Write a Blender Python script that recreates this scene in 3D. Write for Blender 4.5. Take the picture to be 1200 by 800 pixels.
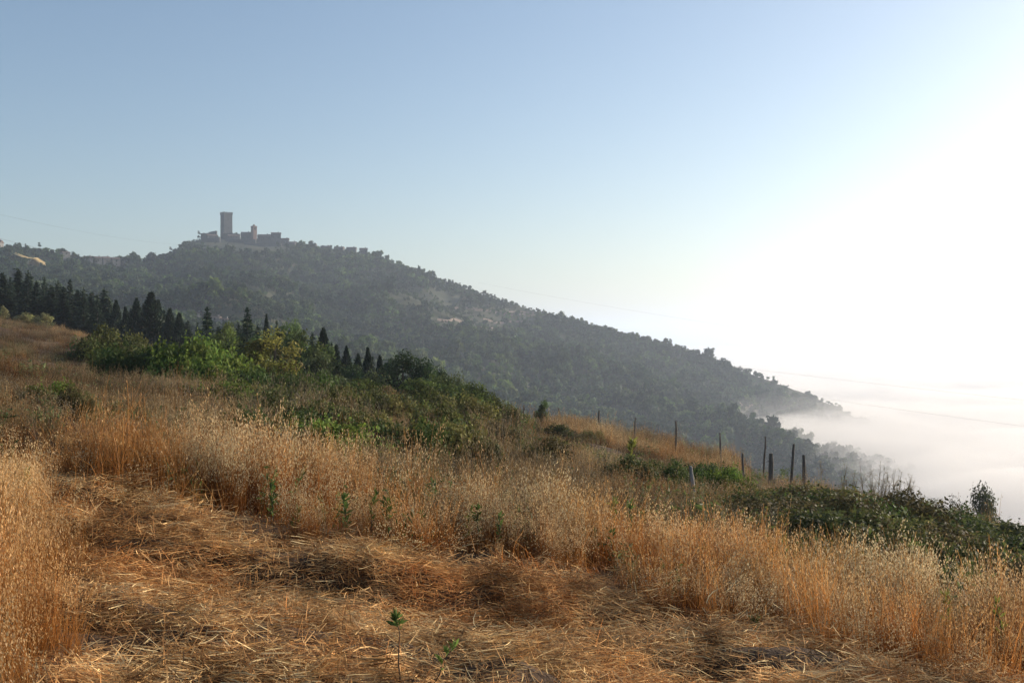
import bpy, math, random
import numpy as np
from mathutils import Vector

for o in list(bpy.data.objects):
    bpy.data.objects.remove(o, do_unlink=True)
S = bpy.context.scene
COL = S.collection
R = math.radians
rng = np.random.default_rng(7)
random.seed(7)

# ------------------------------------------------------------------ camera
EYE = 1.65
F = 1267.0                       # focal length in photo pixels (1200 wide)
cam_d = bpy.data.cameras.new('camera')
cam = bpy.data.objects.new('camera', cam_d)
COL.objects.link(cam)
cam_d.sensor_width = 36.0
cam_d.lens = 36.0 * F / 1200.0
cam_d.clip_start = 0.1
cam_d.clip_end = 40000
cam.location = (0, 0, EYE)
cam.rotation_euler = (R(90), 0, 0)
S.camera = cam

# ------------------------------------------------------------------ sky, sun, exposure
SUN_AZ, SUN_EL = R(59), R(16)    # azimuth clockwise from the view direction (+Y)
w = bpy.data.worlds.new('World')
S.world = w
w.use_nodes = True
nt = w.node_tree
bg = nt.nodes['Background']
sky = nt.nodes.new('ShaderNodeTexSky')
sky.sky_type = 'NISHITA'
sky.sun_disc = False
sky.sun_elevation = SUN_EL
sky.sun_rotation = SUN_AZ
sky.air_density = 1.0
sky.dust_density = 1.75
sky.ozone_density = 1.9
sky.altitude = 300
nt.links.new(sky.outputs[0], bg.inputs[0])
bg.inputs[1].default_value = 0.11
sd = bpy.data.lights.new('sun', 'SUN')
sd.energy = 5.0
sd.angle = R(0.5)
sd.color = (1.0, 0.87, 0.72)
sun = bpy.data.objects.new('sun', sd)
COL.objects.link(sun)
sdir = Vector((math.sin(SUN_AZ) * math.cos(SUN_EL), math.cos(SUN_AZ) * math.cos(SUN_EL), math.sin(SUN_EL)))
sun.rotation_euler = (-sdir).to_track_quat('-Z', 'Y').to_euler()
sun.location = (60, 60, 60)
S.view_settings.view_transform = 'Standard'
S.view_settings.look = 'None'
S.view_settings.gamma = 1.0
S.view_settings.exposure = 0.55
S.cycles.volume_bounces = 3
S.cycles.max_bounces = 8
S.cycles.transmission_bounces = 4
S.cycles.diffuse_bounces = 3

HAZE_DENSITY = 0.00022

# ------------------------------------------------------------------ noise
def _hash(ix, iy, seed):
    h = (ix.astype(np.int64) * 374761393 + iy.astype(np.int64) * 668265263 + seed * 982451653) & 0x7fffffff
    h = ((h ^ (h >> 13)) * 1274126177) & 0x7fffffff
    h = (h ^ (h >> 16)) & 0xffff
    return h / 65535.0

def vnoise(x, y, seed=0):
    x = np.asarray(x, float); y = np.asarray(y, float)
    ix = np.floor(x); iy = np.floor(y)
    fx = x - ix; fy = y - iy
    fx = fx * fx * (3 - 2 * fx); fy = fy * fy * (3 - 2 * fy)
    a = _hash(ix, iy, seed); b = _hash(ix + 1, iy, seed)
    c = _hash(ix, iy + 1, seed); d = _hash(ix + 1, iy + 1, seed)
    return (a + (b - a) * fx) * (1 - fy) + (c + (d - c) * fx) * fy

def fbm(x, y, seed=0, o=4):
    s = 0; a = .5; t = 0
    for k in range(o):
        s = s + a * vnoise(x, y, seed + k); t += a
        x = x * 2.03 + 5.1; y = y * 2.03 + 9.7; a *= .5
    return s / t

def sstep(a, b, x):
    t = np.clip((x - a) / (b - a), 0, 1)
    return t * t * (3 - 2 * t)

# ------------------------------------------------------------------ terrain
def edge_d(X, Y):                # metres past the edge where the field breaks away
    return .717 * X + .697 * Y - 39.4

def mown_edge(X, Y):
    return 9.2 - .2 * X - .5 * np.maximum(X - .6, 0) + (fbm(X * .6, Y * .6, 31, 2) - .5) * 2.0 + (fbm(X * 2.2, Y * 2.2, 33, 2) - .5) * 1.3

def mown_mask(X, Y):
    e = mown_edge(X, Y)
    m = 1 - sstep(e - .35, e + .35, Y)
    track = np.exp(-((X - (-3.9 - .38 * (Y - 10.4))) / .5) ** 2) * (Y > 8.5) * (Y < 15)   # flattened track running back
    m = np.maximum(m, track)
    left = sstep(-2.65 - .40 * (Y - 5.5), -2.2 - .40 * (Y - 5.5), X + (fbm(Y * .9, X * .9, 5, 2) - .5) * .5)
    left = np.maximum(left, (Y > 9.0))
    return m * np.maximum(left, track)

def z_near(X, Y):
    X = np.asarray(X, float); Y = np.asarray(Y, float)
    d = edge_d(X, Y)
    z = -.155 * X - .041 * Y
    dd = np.maximum(d, 0)
    z = z - .36 * dd * dd / (dd + 14)
    far = sstep(9, 22, Y)
    z = z + far * (fbm(X * .12, Y * .12, 3, 3) - .5) * 1.1
    z = z + np.interp(X, [-55, -40, -30, -22, -11, -5, 0, 4, 8, 10, 14], [0, .2, -.4, -1.0, -1.1, -.8, -.4, -1.1, -1.25, -.9, -.3]) * sstep(20, 46, Y)
    z = z - .09 * np.maximum(X - 9, 0) * sstep(14, 30, Y)
    z = z + .6 * sstep(35.5, 37.5, Y + .25 * (fbm(X * .7, Y * .2, 8, 2) - .5) * 4) * sstep(.5, 3, X) * (1 - sstep(9, 11, X))      # low bank below the fence
    z = z + (fbm(X * .5, Y * .5, 11, 3) - .5) * .22
    mm = mown_mask(X, Y)
    sw = fbm(X * .45 + Y * .25, Y * 1.9 - X * .35, 21, 3) - .5
    z = z + mm * sw * .62 + mm * ((fbm(X * 2.1, Y * 2.6, 29, 2) - .5) * .2 + (fbm(X * 5.0, Y * 7.0, 39, 2) - .5) * .10)
    return z

PXC = np.array([-900, -400, -200, 0, 60, 100, 150, 175, 200, 225, 240, 265, 330, 350, 430, 450, 480, 520, 560, 600, 650, 700, 750, 800, 850, 900, 950, 990, 1010, 1060, 1200, 1500, 2200], float)
RPY = np.array([290, 290, 292, 291, 297, 304, 307, 304, 297, 283, 279, 277, 281, 289, 298, 304, 315, 330, 343, 356, 371, 385, 397, 411, 428, 445, 463, 482, 493, 522, 600, 700, 800], float)
RYY = np.array([800, 850, 850, 880, 900, 950, 1000, 1040, 1100, 1160, 1180, 1200, 1200, 1190, 1160, 1150, 1140, 1120, 1110, 1100, 1090, 1080, 1070, 1060, 1050, 1040, 1030, 1020, 1010, 1000, 1000, 1000, 1000], float)
FPX = np.array([-900, -400, 0, 300, 450, 600, 700, 800, 850, 890, 1000, 1060, 1200, 2200], float)
FYY = np.array([400, 400, 430, 450, 500, 540, 550, 560, 640, 860, 900, 930, 930, 930], float)
FZ = np.array([6, 4, 3, -6, -24, -44, -52, -60, -80, -104, -112, -118, -122, -124], float)
SPUR = np.array([(640, 452, 760), (700, 462, 730), (780, 472, 705), (860, 488, 680), (905, 507, 655), (960, 544, 620), (1005, 590, 590), (1040, 640, 560), (1100, 740, 500)], float)
SPUR[:, 1] += 9
SPX = (SPUR[:, 0] - 600) / F * SPUR[:, 2]
SPZ = EYE + (400 - SPUR[:, 1]) / F * SPUR[:, 2]

def z_far(X, Y):
    X = np.asarray(X, float); Y = np.asarray(Y, float)
    px = 600 + F * X / np.maximum(Y, 1)
    px = np.clip(px, -900, 2200)
    ry = np.interp(px, PXC, RYY); rpy = np.interp(px, PXC, RPY)
    zr = EYE + (400 - rpy) / F * ry
    fy = np.interp(px, FPX, FYY); fz = np.interp(px, FPX, FZ)
    zr = np.maximum(zr, fz - 60)
    u = np.clip((Y - fy) / (ry - fy), 0, 1)
    z = fz + (zr - fz) * (.55 * u + .45 * u * u)
    beyond = np.maximum(Y - ry, 0)
    z = z - beyond * .33
    rough = (fbm(X / 90., Y / 90., 41, 4) - .5) * 40 + (fbm(X / 25., Y / 25., 47, 2) - .5) * 5
    z = z + rough * np.sin(np.pi * np.clip(u, 0, 1)) ** .7 * (px < 900) + rough * .3 * (px >= 900) * np.sin(np.pi * u)
    # the lower spur in front of the gully
    d2 = np.full(X.shape, 1e9); zs = np.full(X.shape, -999.)
    for k in range(len(SPUR) - 1):
        ax, ay, bx, by = SPX[k], SPUR[k, 2], SPX[k + 1], SPUR[k + 1, 2]
        t = np.clip(((X - ax) * (bx - ax) + (Y - ay) * (by - ay)) / ((bx - ax) ** 2 + (by - ay) ** 2), 0, 1)
        qx = ax + t * (bx - ax); qy = ay + t * (by - ay)
        dist = np.hypot(X - qx, Y - qy)
        zc = SPZ[k] + t * (SPZ[k + 1] - SPZ[k]) - dist * .30 + (fbm(X / 50., Y / 50., 53, 3) - .5) * 6
        upd = dist < d2
        d2 = np.where(upd, dist, d2); zs = np.where(upd, zc, zs)
    z = np.maximum(z, zs)
    return np.maximum(z, -150.)

def world(px, py, Y):
    return ((px - 600) / F * Y, Y, EYE + (400 - py) / F * Y)

def hill_point(px, py):
    Y = np.linspace(200, 1195, 1990)
    X = (px - 600) / F * Y
    z = z_far(X, Y)
    p = 400 - F * (z - EYE) / Y
    k = np.argmax(p <= py)
    return X[k], Y[k], float(z[k])

# ------------------------------------------------------------------ materials
def new_mat(name):
    m = bpy.data.materials.new(name); m.use_nodes = True
    t = m.node_tree
    for n in list(t.nodes):
        if n.type != 'OUTPUT_MATERIAL': t.nodes.remove(n)
    return m, t, [n for n in t.nodes if n.type == 'OUTPUT_MATERIAL'][0]

def N(t, kind, **kw):
    n = t.nodes.new(kind)
    for k, v in kw.items():
        if isinstance(k, str) and hasattr(n, k): setattr(n, k, v)
    return n

def mixc(t, fac, a, b, mode='MIX'):
    n = t.nodes.new('ShaderNodeMix'); n.data_type = 'RGBA'; n.blend_type = mode
    for sock, v in ((0, fac), (6, a), (7, b)):
        if hasattr(v, 'is_linked') or hasattr(v, 'links'): t.links.new(v, n.inputs[sock])
        elif sock == 0: n.inputs[0].default_value = v
        else: n.inputs[sock].default_value = (*v, 1)
    return n.outputs[2]

def leaf_mat(name, tint=(1, 1, 1), trans=.35, rough=.6, var=.35, patch=None, spec=.12):
    """vertex colour 'col' x random per object x slow noise patches, thin and translucent"""
    m, t, out = new_mat(name)
    at = N(t, 'ShaderNodeAttribute'); at.attribute_name = 'col'
    oi = N(t, 'ShaderNodeObjectInfo')
    mr = N(t, 'ShaderNodeMapRange'); mr.inputs[3].default_value = 1 - var; mr.inputs[4].default_value = 1 + var
    t.links.new(oi.outputs['Random'], mr.inputs[0])
    c = mixc(t, 1.0, at.outputs['Color'], mr.outputs[0], 'MULTIPLY')
    c = mixc(t, 1.0, c, tint, 'MULTIPLY')
    if patch:
        geo = N(t, 'ShaderNodeNewGeometry')
        for scale, lo, hi, colr in patch:
            nz = N(t, 'ShaderNodeTexNoise'); nz.inputs['Scale'].default_value = scale; nz.inputs['Detail'].default_value = 3
            t.links.new(geo.outputs['Position'], nz.inputs['Vector'])
            m2 = N(t, 'ShaderNodeMapRange'); m2.inputs[1].default_value = lo; m2.inputs[2].default_value = hi
            t.links.new(nz.outputs[0], m2.inputs[0])
            c2 = mixc(t, 1.0, c, colr, 'MULTIPLY')
            c = mixc(t, m2.outputs[0], c, c2)
    pb = N(t, 'ShaderNodeBsdfPrincipled')
    pb.inputs['Roughness'].default_value = rough
    pb.inputs['Specular IOR Level'].default_value = spec
    t.links.new(c, pb.inputs['Base Color'])
    tr = N(t, 'ShaderNodeBsdfTranslucent'); t.links.new(c, tr.inputs[0])
    mx = N(t, 'ShaderNodeMixShader'); mx.inputs[0].default_value = trans
    t.links.new(pb.outputs[0], mx.inputs[1]); t.links.new(tr.outputs[0], mx.inputs[2])
    t.links.new(mx.outputs[0], out.inputs[0])
    return m

def solid_mat(name, a, b, scale=3.0, rough=.85, bump=.3, stretch=(1, 1, 1), bscale=None):
    m, t, out = new_mat(name)
    tc = N(t, 'ShaderNodeTexCoord'); mp = N(t, 'ShaderNodeMapping'); mp.inputs['Scale'].default_value = stretch
    t.links.new(tc.outputs['Object'], mp.inputs[0])
    nz = N(t, 'ShaderNodeTexNoise'); nz.inputs['Scale'].default_value = scale; nz.inputs['Detail'].default_value = 6
    t.links.new(mp.outputs[0], nz.inputs['Vector'])
    mr = N(t, 'ShaderNodeMapRange'); mr.inputs[1].default_value = .3; mr.inputs[2].default_value = .7
    t.links.new(nz.outputs[0], mr.inputs[0])
    c = mixc(t, mr.outputs[0], a, b)
    pb = N(t, 'ShaderNodeBsdfPrincipled'); pb.inputs['Roughness'].default_value = rough
    pb.inputs['Specular IOR Level'].default_value = .2
    t.links.new(c, pb.inputs['Base Color'])
    bp = N(t, 'ShaderNodeBump'); bp.inputs['Strength'].default_value = bump; bp.inputs['Distance'].default_value = .05
    n2 = N(t, 'ShaderNodeTexNoise'); n2.inputs['Scale'].default_value = bscale or scale * 4; n2.inputs['Detail'].default_value = 5
    t.links.new(mp.outputs[0], n2.inputs['Vector'])
    t.links.new(n2.outputs[0], bp.inputs['Height']); t.links.new(bp.outputs[0], pb.inputs['Normal'])
    t.links.new(pb.outputs[0], out.inputs[0])
    return m

PATCH = [(.10, .42, .60, (.50, .50, .52)), (.30, .45, .62, (.62, .55, .50)), (.55, .5, .68, (1.08, .84, .62))]
M_oats = leaf_mat('dry_oats', trans=.40, var=.25, rough=.5, patch=[(.5, .45, .65, (1.04, .80, .60)), (.9, .5, .66, (.62, .55, .50))])
M_straw = leaf_mat('cut_straw', trans=.18, var=.3, rough=.75, spec=.04, tint=(1.62, 1.60, 1.48), patch=[(.9, .45, .60, (.74, .60, .50)), (1.7, .50, .62, (1.55, 1.55, 1.5)), (2.6, .50, .64, (.42, .38, .35))])  # pale patches paint in highlights, the darkest ones shaded relief
M_rough = leaf_mat('field_grass', trans=.38, var=.45, rough=.55, patch=PATCH, tint=(.74, .76, .76))
M_weed = leaf_mat('weed_leaf', trans=.45, var=.2, rough=.5)
M_leaf = leaf_mat('broad_leaf', trans=.36, var=.2, rough=.6, tint=(1.75, 1.55, 1.38), spec=.08)
M_needle = leaf_mat('needle_leaf', tint=(1.35, 1.35, 1.45), trans=.18, var=.15, rough=.6)
M_farleaf = leaf_mat('forest_leaf', trans=.30, var=.30, rough=.7, patch=[(.018, .42, .62, (.42, .50, .54)), (.03, .48, .60, (1.55, 1.6, 1.05)), (.12, .5, .66, (.6, .66, .66))])  # broad dark and light patches put the hill's shading zones into the leaf colour
M_bark = solid_mat('bark', (.055, .042, .032), (.12, .10, .08), 4, stretch=(1, 1, .25))
M_soil = solid_mat('field_soil', (.055, .034, .02), (.12, .072, .038), .9, bump=.6, bscale=14)
M_hillsoil = solid_mat('hill_soil', (.040, .050, .026), (.085, .082, .045), .03, bump=.2)
M_stone = solid_mat('castle_stone', (.058, .060, .062), (.097, .096, .094), .35, bump=.5, bscale=2)
M_brick = solid_mat('bell_tower_brick', (.13, .085, .07), (.18, .12, .10), .8, bump=.4)
M_plaster = solid_mat('house_plaster', (.15, .145, .14), (.21, .20, .185), .5)
M_roof = solid_mat('roof_tile', (.10, .075, .062), (.15, .11, .09), 1.2)
M_dark = solid_mat('dark_opening', (.02, .02, .02), (.03, .03, .03), 1)
M_terrace = solid_mat('terrace_stone', (.21, .16, .13), (.31, .245, .20), .5, bump=.4)
M_hay = solid_mat('dry_bank', (.50, .36, .16), (.66, .48, .22), .3, bump=.3)
M_post = solid_mat('weathered_post', (.075, .063, .052), (.16, .135, .11), 6, stretch=(4, 4, .5))
M_grey = solid_mat('grey_post', (.20, .19, .175), (.32, .30, .28), 6, stretch=(4, 4, .5))
M_wire = solid_mat('cable', (.05, .05, .05), (.07, .07, .07), 1)

# ------------------------------------------------------------------ mesh helpers
def mesh_from(name, V, Fc, col=None, mat=None, smooth=False):
    """V (n,3), Fc list of arrays (m,3)/(m,4)"""
    me = bpy.data.meshes.new(name)
    V = np.ascontiguousarray(V, np.float32)
    Fs = Fc if isinstance(Fc, list) else [Fc]
    Fs = [np.asarray(f, np.int32) for f in Fs if len(f)]
    loops = np.concatenate([f.ravel() for f in Fs])
    sizes = np.concatenate([np.full(len(f), f.shape[1], np.int32) for f in Fs])
    starts = np.concatenate(([0], np.cumsum(sizes)[:-1])).astype(np.int32)
    me.vertices.add(len(V)); me.vertices.foreach_set('co', V.ravel())
    me.loops.add(len(loops)); me.loops.foreach_set('vertex_index', loops)
    me.polygons.add(len(sizes)); me.polygons.foreach_set('loop_start', starts)
    me.polygons.foreach_set('use_smooth', np.full(len(sizes), bool(smooth)))
    me.update(calc_edges=True)
    me.validate()
    if col is not None:
        a = me.color_attributes.new('col', 'FLOAT_COLOR', 'POINT')
        c4 = np.ones((len(V), 4), np.float32); c4[:, :3] = np.clip(col, 0, 1)
        a.data.foreach_set('color', c4.ravel())
    if mat: me.materials.append(mat)
    return me

class MB:
    """collects coloured pieces into one mesh"""
    def __init__(s): s.V = []; s.C = []; s.Q = []; s.T = []; s.n = 0
    def add(s, V, C, Q=None, T=None):
        V = np.asarray(V, float).reshape(-1, 3)
        C = np.broadcast_to(np.asarray(C, float), V.shape)
        s.V.append(V); s.C.append(C)
        if Q is not None and len(Q): s.Q.append(np.asarray(Q) + s.n)
        if T is not None and len(T): s.T.append(np.asarray(T) + s.n)
        s.n += len(V)
    def mesh(s, name, mat, smooth=False):
        Fs = []
        if s.Q: Fs.append(np.concatenate(s.Q))
        if s.T: Fs.append(np.concatenate(s.T))
        return mesh_from(name, np.concatenate(s.V), Fs, np.concatenate(s.C), mat, smooth)
    def ribbons(s, P, W, side, C):
        """P (n,k,3) centre lines, W (n,k) widths, side (n,3), C (n,k,3)"""
        n, k, _ = P.shape
        o = side[:, None, :] * W[..., None] * .5
        V = np.stack((P - o, P + o), 2).reshape(n * k * 2, 3)
        CC = np.repeat(C.reshape(n * k, 3), 2, 0)
        b = (np.arange(n)[:, None] * k + np.arange(k - 1)[None]) * 2
        Q = np.stack((b, b + 1, b + 3, b + 2), -1).reshape(-1, 4)
        s.add(V, CC, Q)
    def quads(s, Cn, A, B, C):
        """rhombus leaves: centre Cn, half axes A (long) and B (short)"""
        n = len(Cn)
        V = np.stack((Cn - A, Cn + B, Cn + A, Cn - B), 1).reshape(-1, 3)
        Q = np.arange(n * 4).reshape(n, 4)
        s.add(V, np.repeat(np.broadcast_to(C, (n, 3)), 4, 0), Q)
    def tube(s, P, rad, C, seg=6):
        P = np.asarray(P, float); n = len(P)
        rad = np.broadcast_to(np.asarray(rad, float), (n,))
        T = np.gradient(P, axis=0); T /= np.linalg.norm(T, axis=1, keepdims=True) + 1e-9
        ref = np.where(np.abs(T[:, 2:3]) > .9, np.array([[1., 0, 0]]), np.array([[0, 0, 1.]]))
        U = np.cross(T, ref); U /= np.linalg.norm(U, axis=1, keepdims=True) + 1e-9
        W_ = np.cross(T, U)
        a = np.arange(seg) / seg * 2 * np.pi
        V = P[:, None] + rad[:, None, None] * (np.cos(a)[None, :, None] * U[:, None] + np.sin(a)[None, :, None] * W_[:, None])
        i = np.arange(n - 1)[:, None] * seg; j = np.arange(seg)[None]; j2 = (j + 1) % seg
        Q = np.stack((i + j, i + j2, i + seg + j2, i + seg + j), -1).reshape(-1, 4)
        V = np.concatenate((V.reshape(-1, 3), P[-1:]))
        top = (n - 1) * seg
        T3 = np.stack((top + np.arange(seg), top + (np.arange(seg) + 1) % seg, np.full(seg, n * seg)), -1)
        s.add(V, C, Q, T3)
    def box(s, lo, hi, C=(.5, .5, .5), taper=0.):
        x0, y0, z0 = lo; x1, y1, z1 = hi
        t = taper
        V = [(x0, y0, z0), (x1, y0, z0), (x1, y1, z0), (x0, y1, z0), (x0 + t, y0 + t, z1), (x1 - t, y0 + t, z1), (x1 - t, y1 - t, z1), (x0 + t, y1 - t, z1)]
        s.add(V, C, [(0, 3, 2, 1), (4, 5, 6, 7), (0, 1, 5, 4), (1, 2, 6, 5), (2, 3, 7, 6), (3, 0, 4, 7)])

def link(name, me, parent=None, loc=None, rz=0):
    o = bpy.data.objects.new(name, me); COL.objects.link(o)
    if parent is not None: o.parent = parent
    if loc is not None: o.location = loc
    if rz: o.rotation_euler = (0, 0, rz)
    return o

def tag(o, label=None, cat=None, group=None, kind=None):
    if label: o['label'] = label
    if cat: o['category'] = cat
    if group: o['group'] = group
    if kind: o['kind'] = kind
    return o

def unit(v): return v / (np.linalg.norm(v, axis=-1, keepdims=True) + 1e-9)
def rdir(n): return unit(rng.normal(size=(n, 3)))
def jit(c, n, s=.15):
    c = np.asarray(c, float)
    return np.clip(c * (1 + rng.normal(0, s, (n, 1))) + rng.normal(0, s * .12, (n, 3)) * c, 0, 1)

# ------------------------------------------------------------------ terrain meshes
def grid_mesh(name, Xg, Yg, Zg, mat):
    r, c = Xg.shape
    V = np.stack((Xg, Yg, Zg), -1).reshape(-1, 3)
    i = np.arange(r - 1)[:, None] * c + np.arange(c - 1)[None]
    Q = np.stack((i, i + 1, i + c + 1, i + c), -1).reshape(-1, 4)
    return mesh_from(name, V, Q, None, mat, True)

s_ = np.linspace(-1, 1, 361)
xs = 140 * np.sinh(3.9 * s_) / math.sinh(3.9)
v_ = np.linspace(0, 1, 380)
ys = np.concatenate((np.linspace(-60, 2, 40)[:-1], 2 + 258 * (np.exp(4.2 * v_) - 1) / (math.exp(4.2) - 1)))
Xg, Yg = np.meshgrid(xs, ys)
tag(link('ground', grid_mesh('ground', Xg, Yg, z_near(Xg, Yg), M_soil)), kind='structure')

az = np.linspace(-48, 48, 361)
rr = np.concatenate((np.linspace(95, 1300, 330), np.geomspace(1330, 13500, 30)))
A_, R_ = np.meshgrid(np.radians(az), rr)
Xf = R_ * np.tan(A_) ; Yf = R_
tag(link('hill', grid_mesh('hill', Xf, Yf, z_far(Xf, Yf) - 3 * (1 - sstep(100, 250, Yf)), M_hillsoil)), kind='structure')

# ------------------------------------------------------------------ scatter by geometry nodes (stuff only)
def scatter(name, pts, rot, scl, variants, seed=0):
    me = bpy.data.meshes.new(name)
    me.vertices.add(len(pts)); me.vertices.foreach_set('co', np.asarray(pts, np.float32).ravel())
    for an, typ, arr in (('rot', 'FLOAT_VECTOR', rot), ('scl', 'FLOAT_VECTOR', scl)):
        a = me.attributes.new(an, typ, 'POINT'); a.data.foreach_set('vector', np.asarray(arr, np.float32).ravel())
    a = me.attributes.new('pick', 'INT', 'POINT')
    a.data.foreach_set('value', rng.integers(0, len(variants), len(pts)).astype(np.int32))
    o = link(name, me)
    ng = bpy.data.node_groups.new(name, 'GeometryNodeTree')
    ng.interface.new_socket('Geometry', in_out='INPUT', socket_type='NodeSocketGeometry')
    ng.interface.new_socket('Geometry', in_out='OUTPUT', socket_type='NodeSocketGeometry')
    gi = ng.nodes.new('NodeGroupInput'); go = ng.nodes.new('NodeGroupOutput')
    g2i = ng.nodes.new('GeometryNodeGeometryToInstance')
    for vo in reversed(variants):
        oi = ng.nodes.new('GeometryNodeObjectInfo'); oi.inputs['Object'].default_value = vo
        oi.inputs['As Instance'].default_value = False
        ng.links.new(oi.outputs['Geometry'], g2i.inputs[0])
    iop = ng.nodes.new('GeometryNodeInstanceOnPoints')
    def attr(nm, dt):
        n = ng.nodes.new('GeometryNodeInputNamedAttribute'); n.data_type = dt; n.inputs['Name'].default_value = nm
        return [q for q in n.outputs if q.enabled and q.name == 'Attribute'][0]
    ng.links.new(gi.outputs[0], iop.inputs['Points'])
    ng.links.new(g2i.outputs[0], iop.inputs['Instance'])
    iop.inputs['Pick Instance'].default_value = True
    ng.links.new(attr('pick', 'INT'), iop.inputs['Instance Index'])
    e2r = ng.nodes.new('FunctionNodeEulerToRotation')
    ng.links.new(attr('rot', 'FLOAT_VECTOR'), e2r.inputs[0]); ng.links.new(e2r.outputs[0], iop.inputs['Rotation'])
    ng.links.new(attr('scl', 'FLOAT_VECTOR'), iop.inputs['Scale'])
    ng.links.new(iop.outputs[0], go.inputs[0])
    md = o.modifiers.new('scatter', 'NODES'); md.node_group = ng
    o['kind'] = 'stuff'
    return o

def source(name, me):
    return bpy.data.objects.new(name, me)     # never linked: only feeds the scatter

# ------------------------------------------------------------------ grass clumps
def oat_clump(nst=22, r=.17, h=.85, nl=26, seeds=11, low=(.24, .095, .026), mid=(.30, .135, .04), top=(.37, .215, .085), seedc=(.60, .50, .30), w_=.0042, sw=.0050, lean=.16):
    b = MB()
    def stalks(n, h, lean, w, taper, seeds):
        ang = rng.uniform(0, 2 * np.pi, n); rad = r * np.sqrt(rng.uniform(0, 1, n))
        base = np.stack((rad * np.cos(ang), rad * np.sin(ang), np.full(n, -.04)), -1)
        L = h * rng.uniform(.65, 1.1, n)
        d = rng.uniform(0, 2 * np.pi, n); ln = lean * np.abs(rng.normal(1, .6, n))
        dx = np.stack((np.cos(d), np.sin(d), np.zeros(n)), -1)
        t = np.linspace(0, 1, 5)
        P = base[:, None] + t[None, :, None] * (L[:, None, None] * np.array([0, 0, 1.])) + (t ** 2)[None, :, None] * (ln * L)[:, None, None] * dx[:, None]
        P[:, :, 2] -= (t ** 3)[None] * (ln ** 1.5 * L * .5)[:, None]
        yaw = rng.uniform(0, np.pi, n)
        side = np.stack((np.cos(yaw), np.sin(yaw), np.zeros(n)), -1)
        Wd = np.broadcast_to(w * (1 - taper * t), (n, 5))
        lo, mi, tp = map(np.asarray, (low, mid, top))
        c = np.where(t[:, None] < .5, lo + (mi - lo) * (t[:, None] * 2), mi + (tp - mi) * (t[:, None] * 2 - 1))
        C = c[None] * (1 + rng.normal(0, .30, (n, 1, 1))).clip(.3, 1.9)
        b.ribbons(P, Wd, side, np.clip(C, .01, 1))
        if seeds:
            m = n * seeds
            k = np.repeat(np.arange(n), seeds)
            tt = rng.uniform(.66, 1.0, m)
            pos = base[k] + tt[:, None] * L[k, None] * np.array([0, 0, 1.]) + (tt ** 2)[:, None] * (ln * L)[k, None] * dx[k]
            pos[:, 2] -= tt ** 3 * (ln ** 1.5 * L * .5)[k]
            off = rng.normal(0, 1, (m, 3)); off[:, 2] = -np.abs(off[:, 2]) * .4
            sp = (.012 + .05 * (1 - tt) / .34)
            pos = pos + off * sp[:, None]
            A = unit(np.stack((rng.normal(0, .35, m), rng.normal(0, .35, m), -np.ones(m)), -1)) * rng.uniform(.010, .017, (m, 1))
            B = unit(np.cross(A, rdir(m))) * sw
            b.quads(pos, A, B, jit(seedc, m, .14))
    stalks(nst, h, lean, w_, .5, seeds)
    stalks(nl, h * .55, lean * 2.6, w_ * 1.7, .85, 0)
    return b

def straw_clump(n=120, r=.32, sd=.5, pal=((.31, .18, .08), (.40, .26, .125), (.52, .40, .22), (.15, .085, .045)), pr=(.36, .34, .16, .14)):
    b = MB()
    ang = rng.normal(0, sd, n) + np.where(rng.uniform(size=n) < .18, np.pi / 2, 0)
    L = rng.uniform(.04, .17, n)
    P0 = np.stack((rng.normal(0, r * .7, n), rng.normal(0, r * .4, n), rng.uniform(-.01, .085, n)), -1)
    d = np.stack((np.cos(ang), np.sin(ang), rng.normal(0, .12, n)), -1)
    t = np.linspace(-.5, .5, 4)
    bend = np.stack((-np.sin(ang), np.cos(ang), rng.normal(0, .6, n)), -1) * (rng.normal(0, .10, n) * L)[:, None] * .8
    P = P0[:, None] + t[None, :, None] * (d * L[:, None])[:, None] + (t ** 2 * 2)[None, :, None] * bend[:, None]
    up = unit(np.stack((rng.normal(0, .5, n), rng.normal(0, .5, n), np.ones(n)), -1))
    side = unit(np.cross(d, up))
    w = rng.uniform(.003, .0066, n)
    W = np.broadcast_to(w[:, None] * np.array([.7, 1, 1, .5]), (n, 4))
    pal = np.asarray(pal)
    C = pal[rng.choice(len(pal), n, p=pr)] * (1 + rng.normal(0, .15, (n, 1)))
    b.ribbons(P, W, side, np.broadcast_to(np.clip(C, .01, 1)[:, None], (n, 4, 3)))
    # short stubble standing between the cut stems
    k = 14
    P0 = np.stack((rng.normal(0, r * .7, k), rng.normal(0, r * .6, k), np.full(k, -.02)), -1)
    h = rng.uniform(.04, .14, k)
    d = np.stack((rng.normal(0, .5, k), rng.normal(0, .5, k), np.ones(k)), -1) * h[:, None]
    P = P0[:, None] + np.linspace(0, 1, 3)[None, :, None] * d[:, None]
    yaw = rng.uniform(0, np.pi, k)
    side = np.stack((np.cos(yaw), np.sin(yaw), np.zeros(k)), -1)
    b.ribbons(P, np.broadcast_to(np.array([.004, .0035, .002]), (k, 3)), side, np.broadcast_to(jit((.38, .22, .10), k, .2)[:, None], (k, 3, 3)))
    return b

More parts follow.
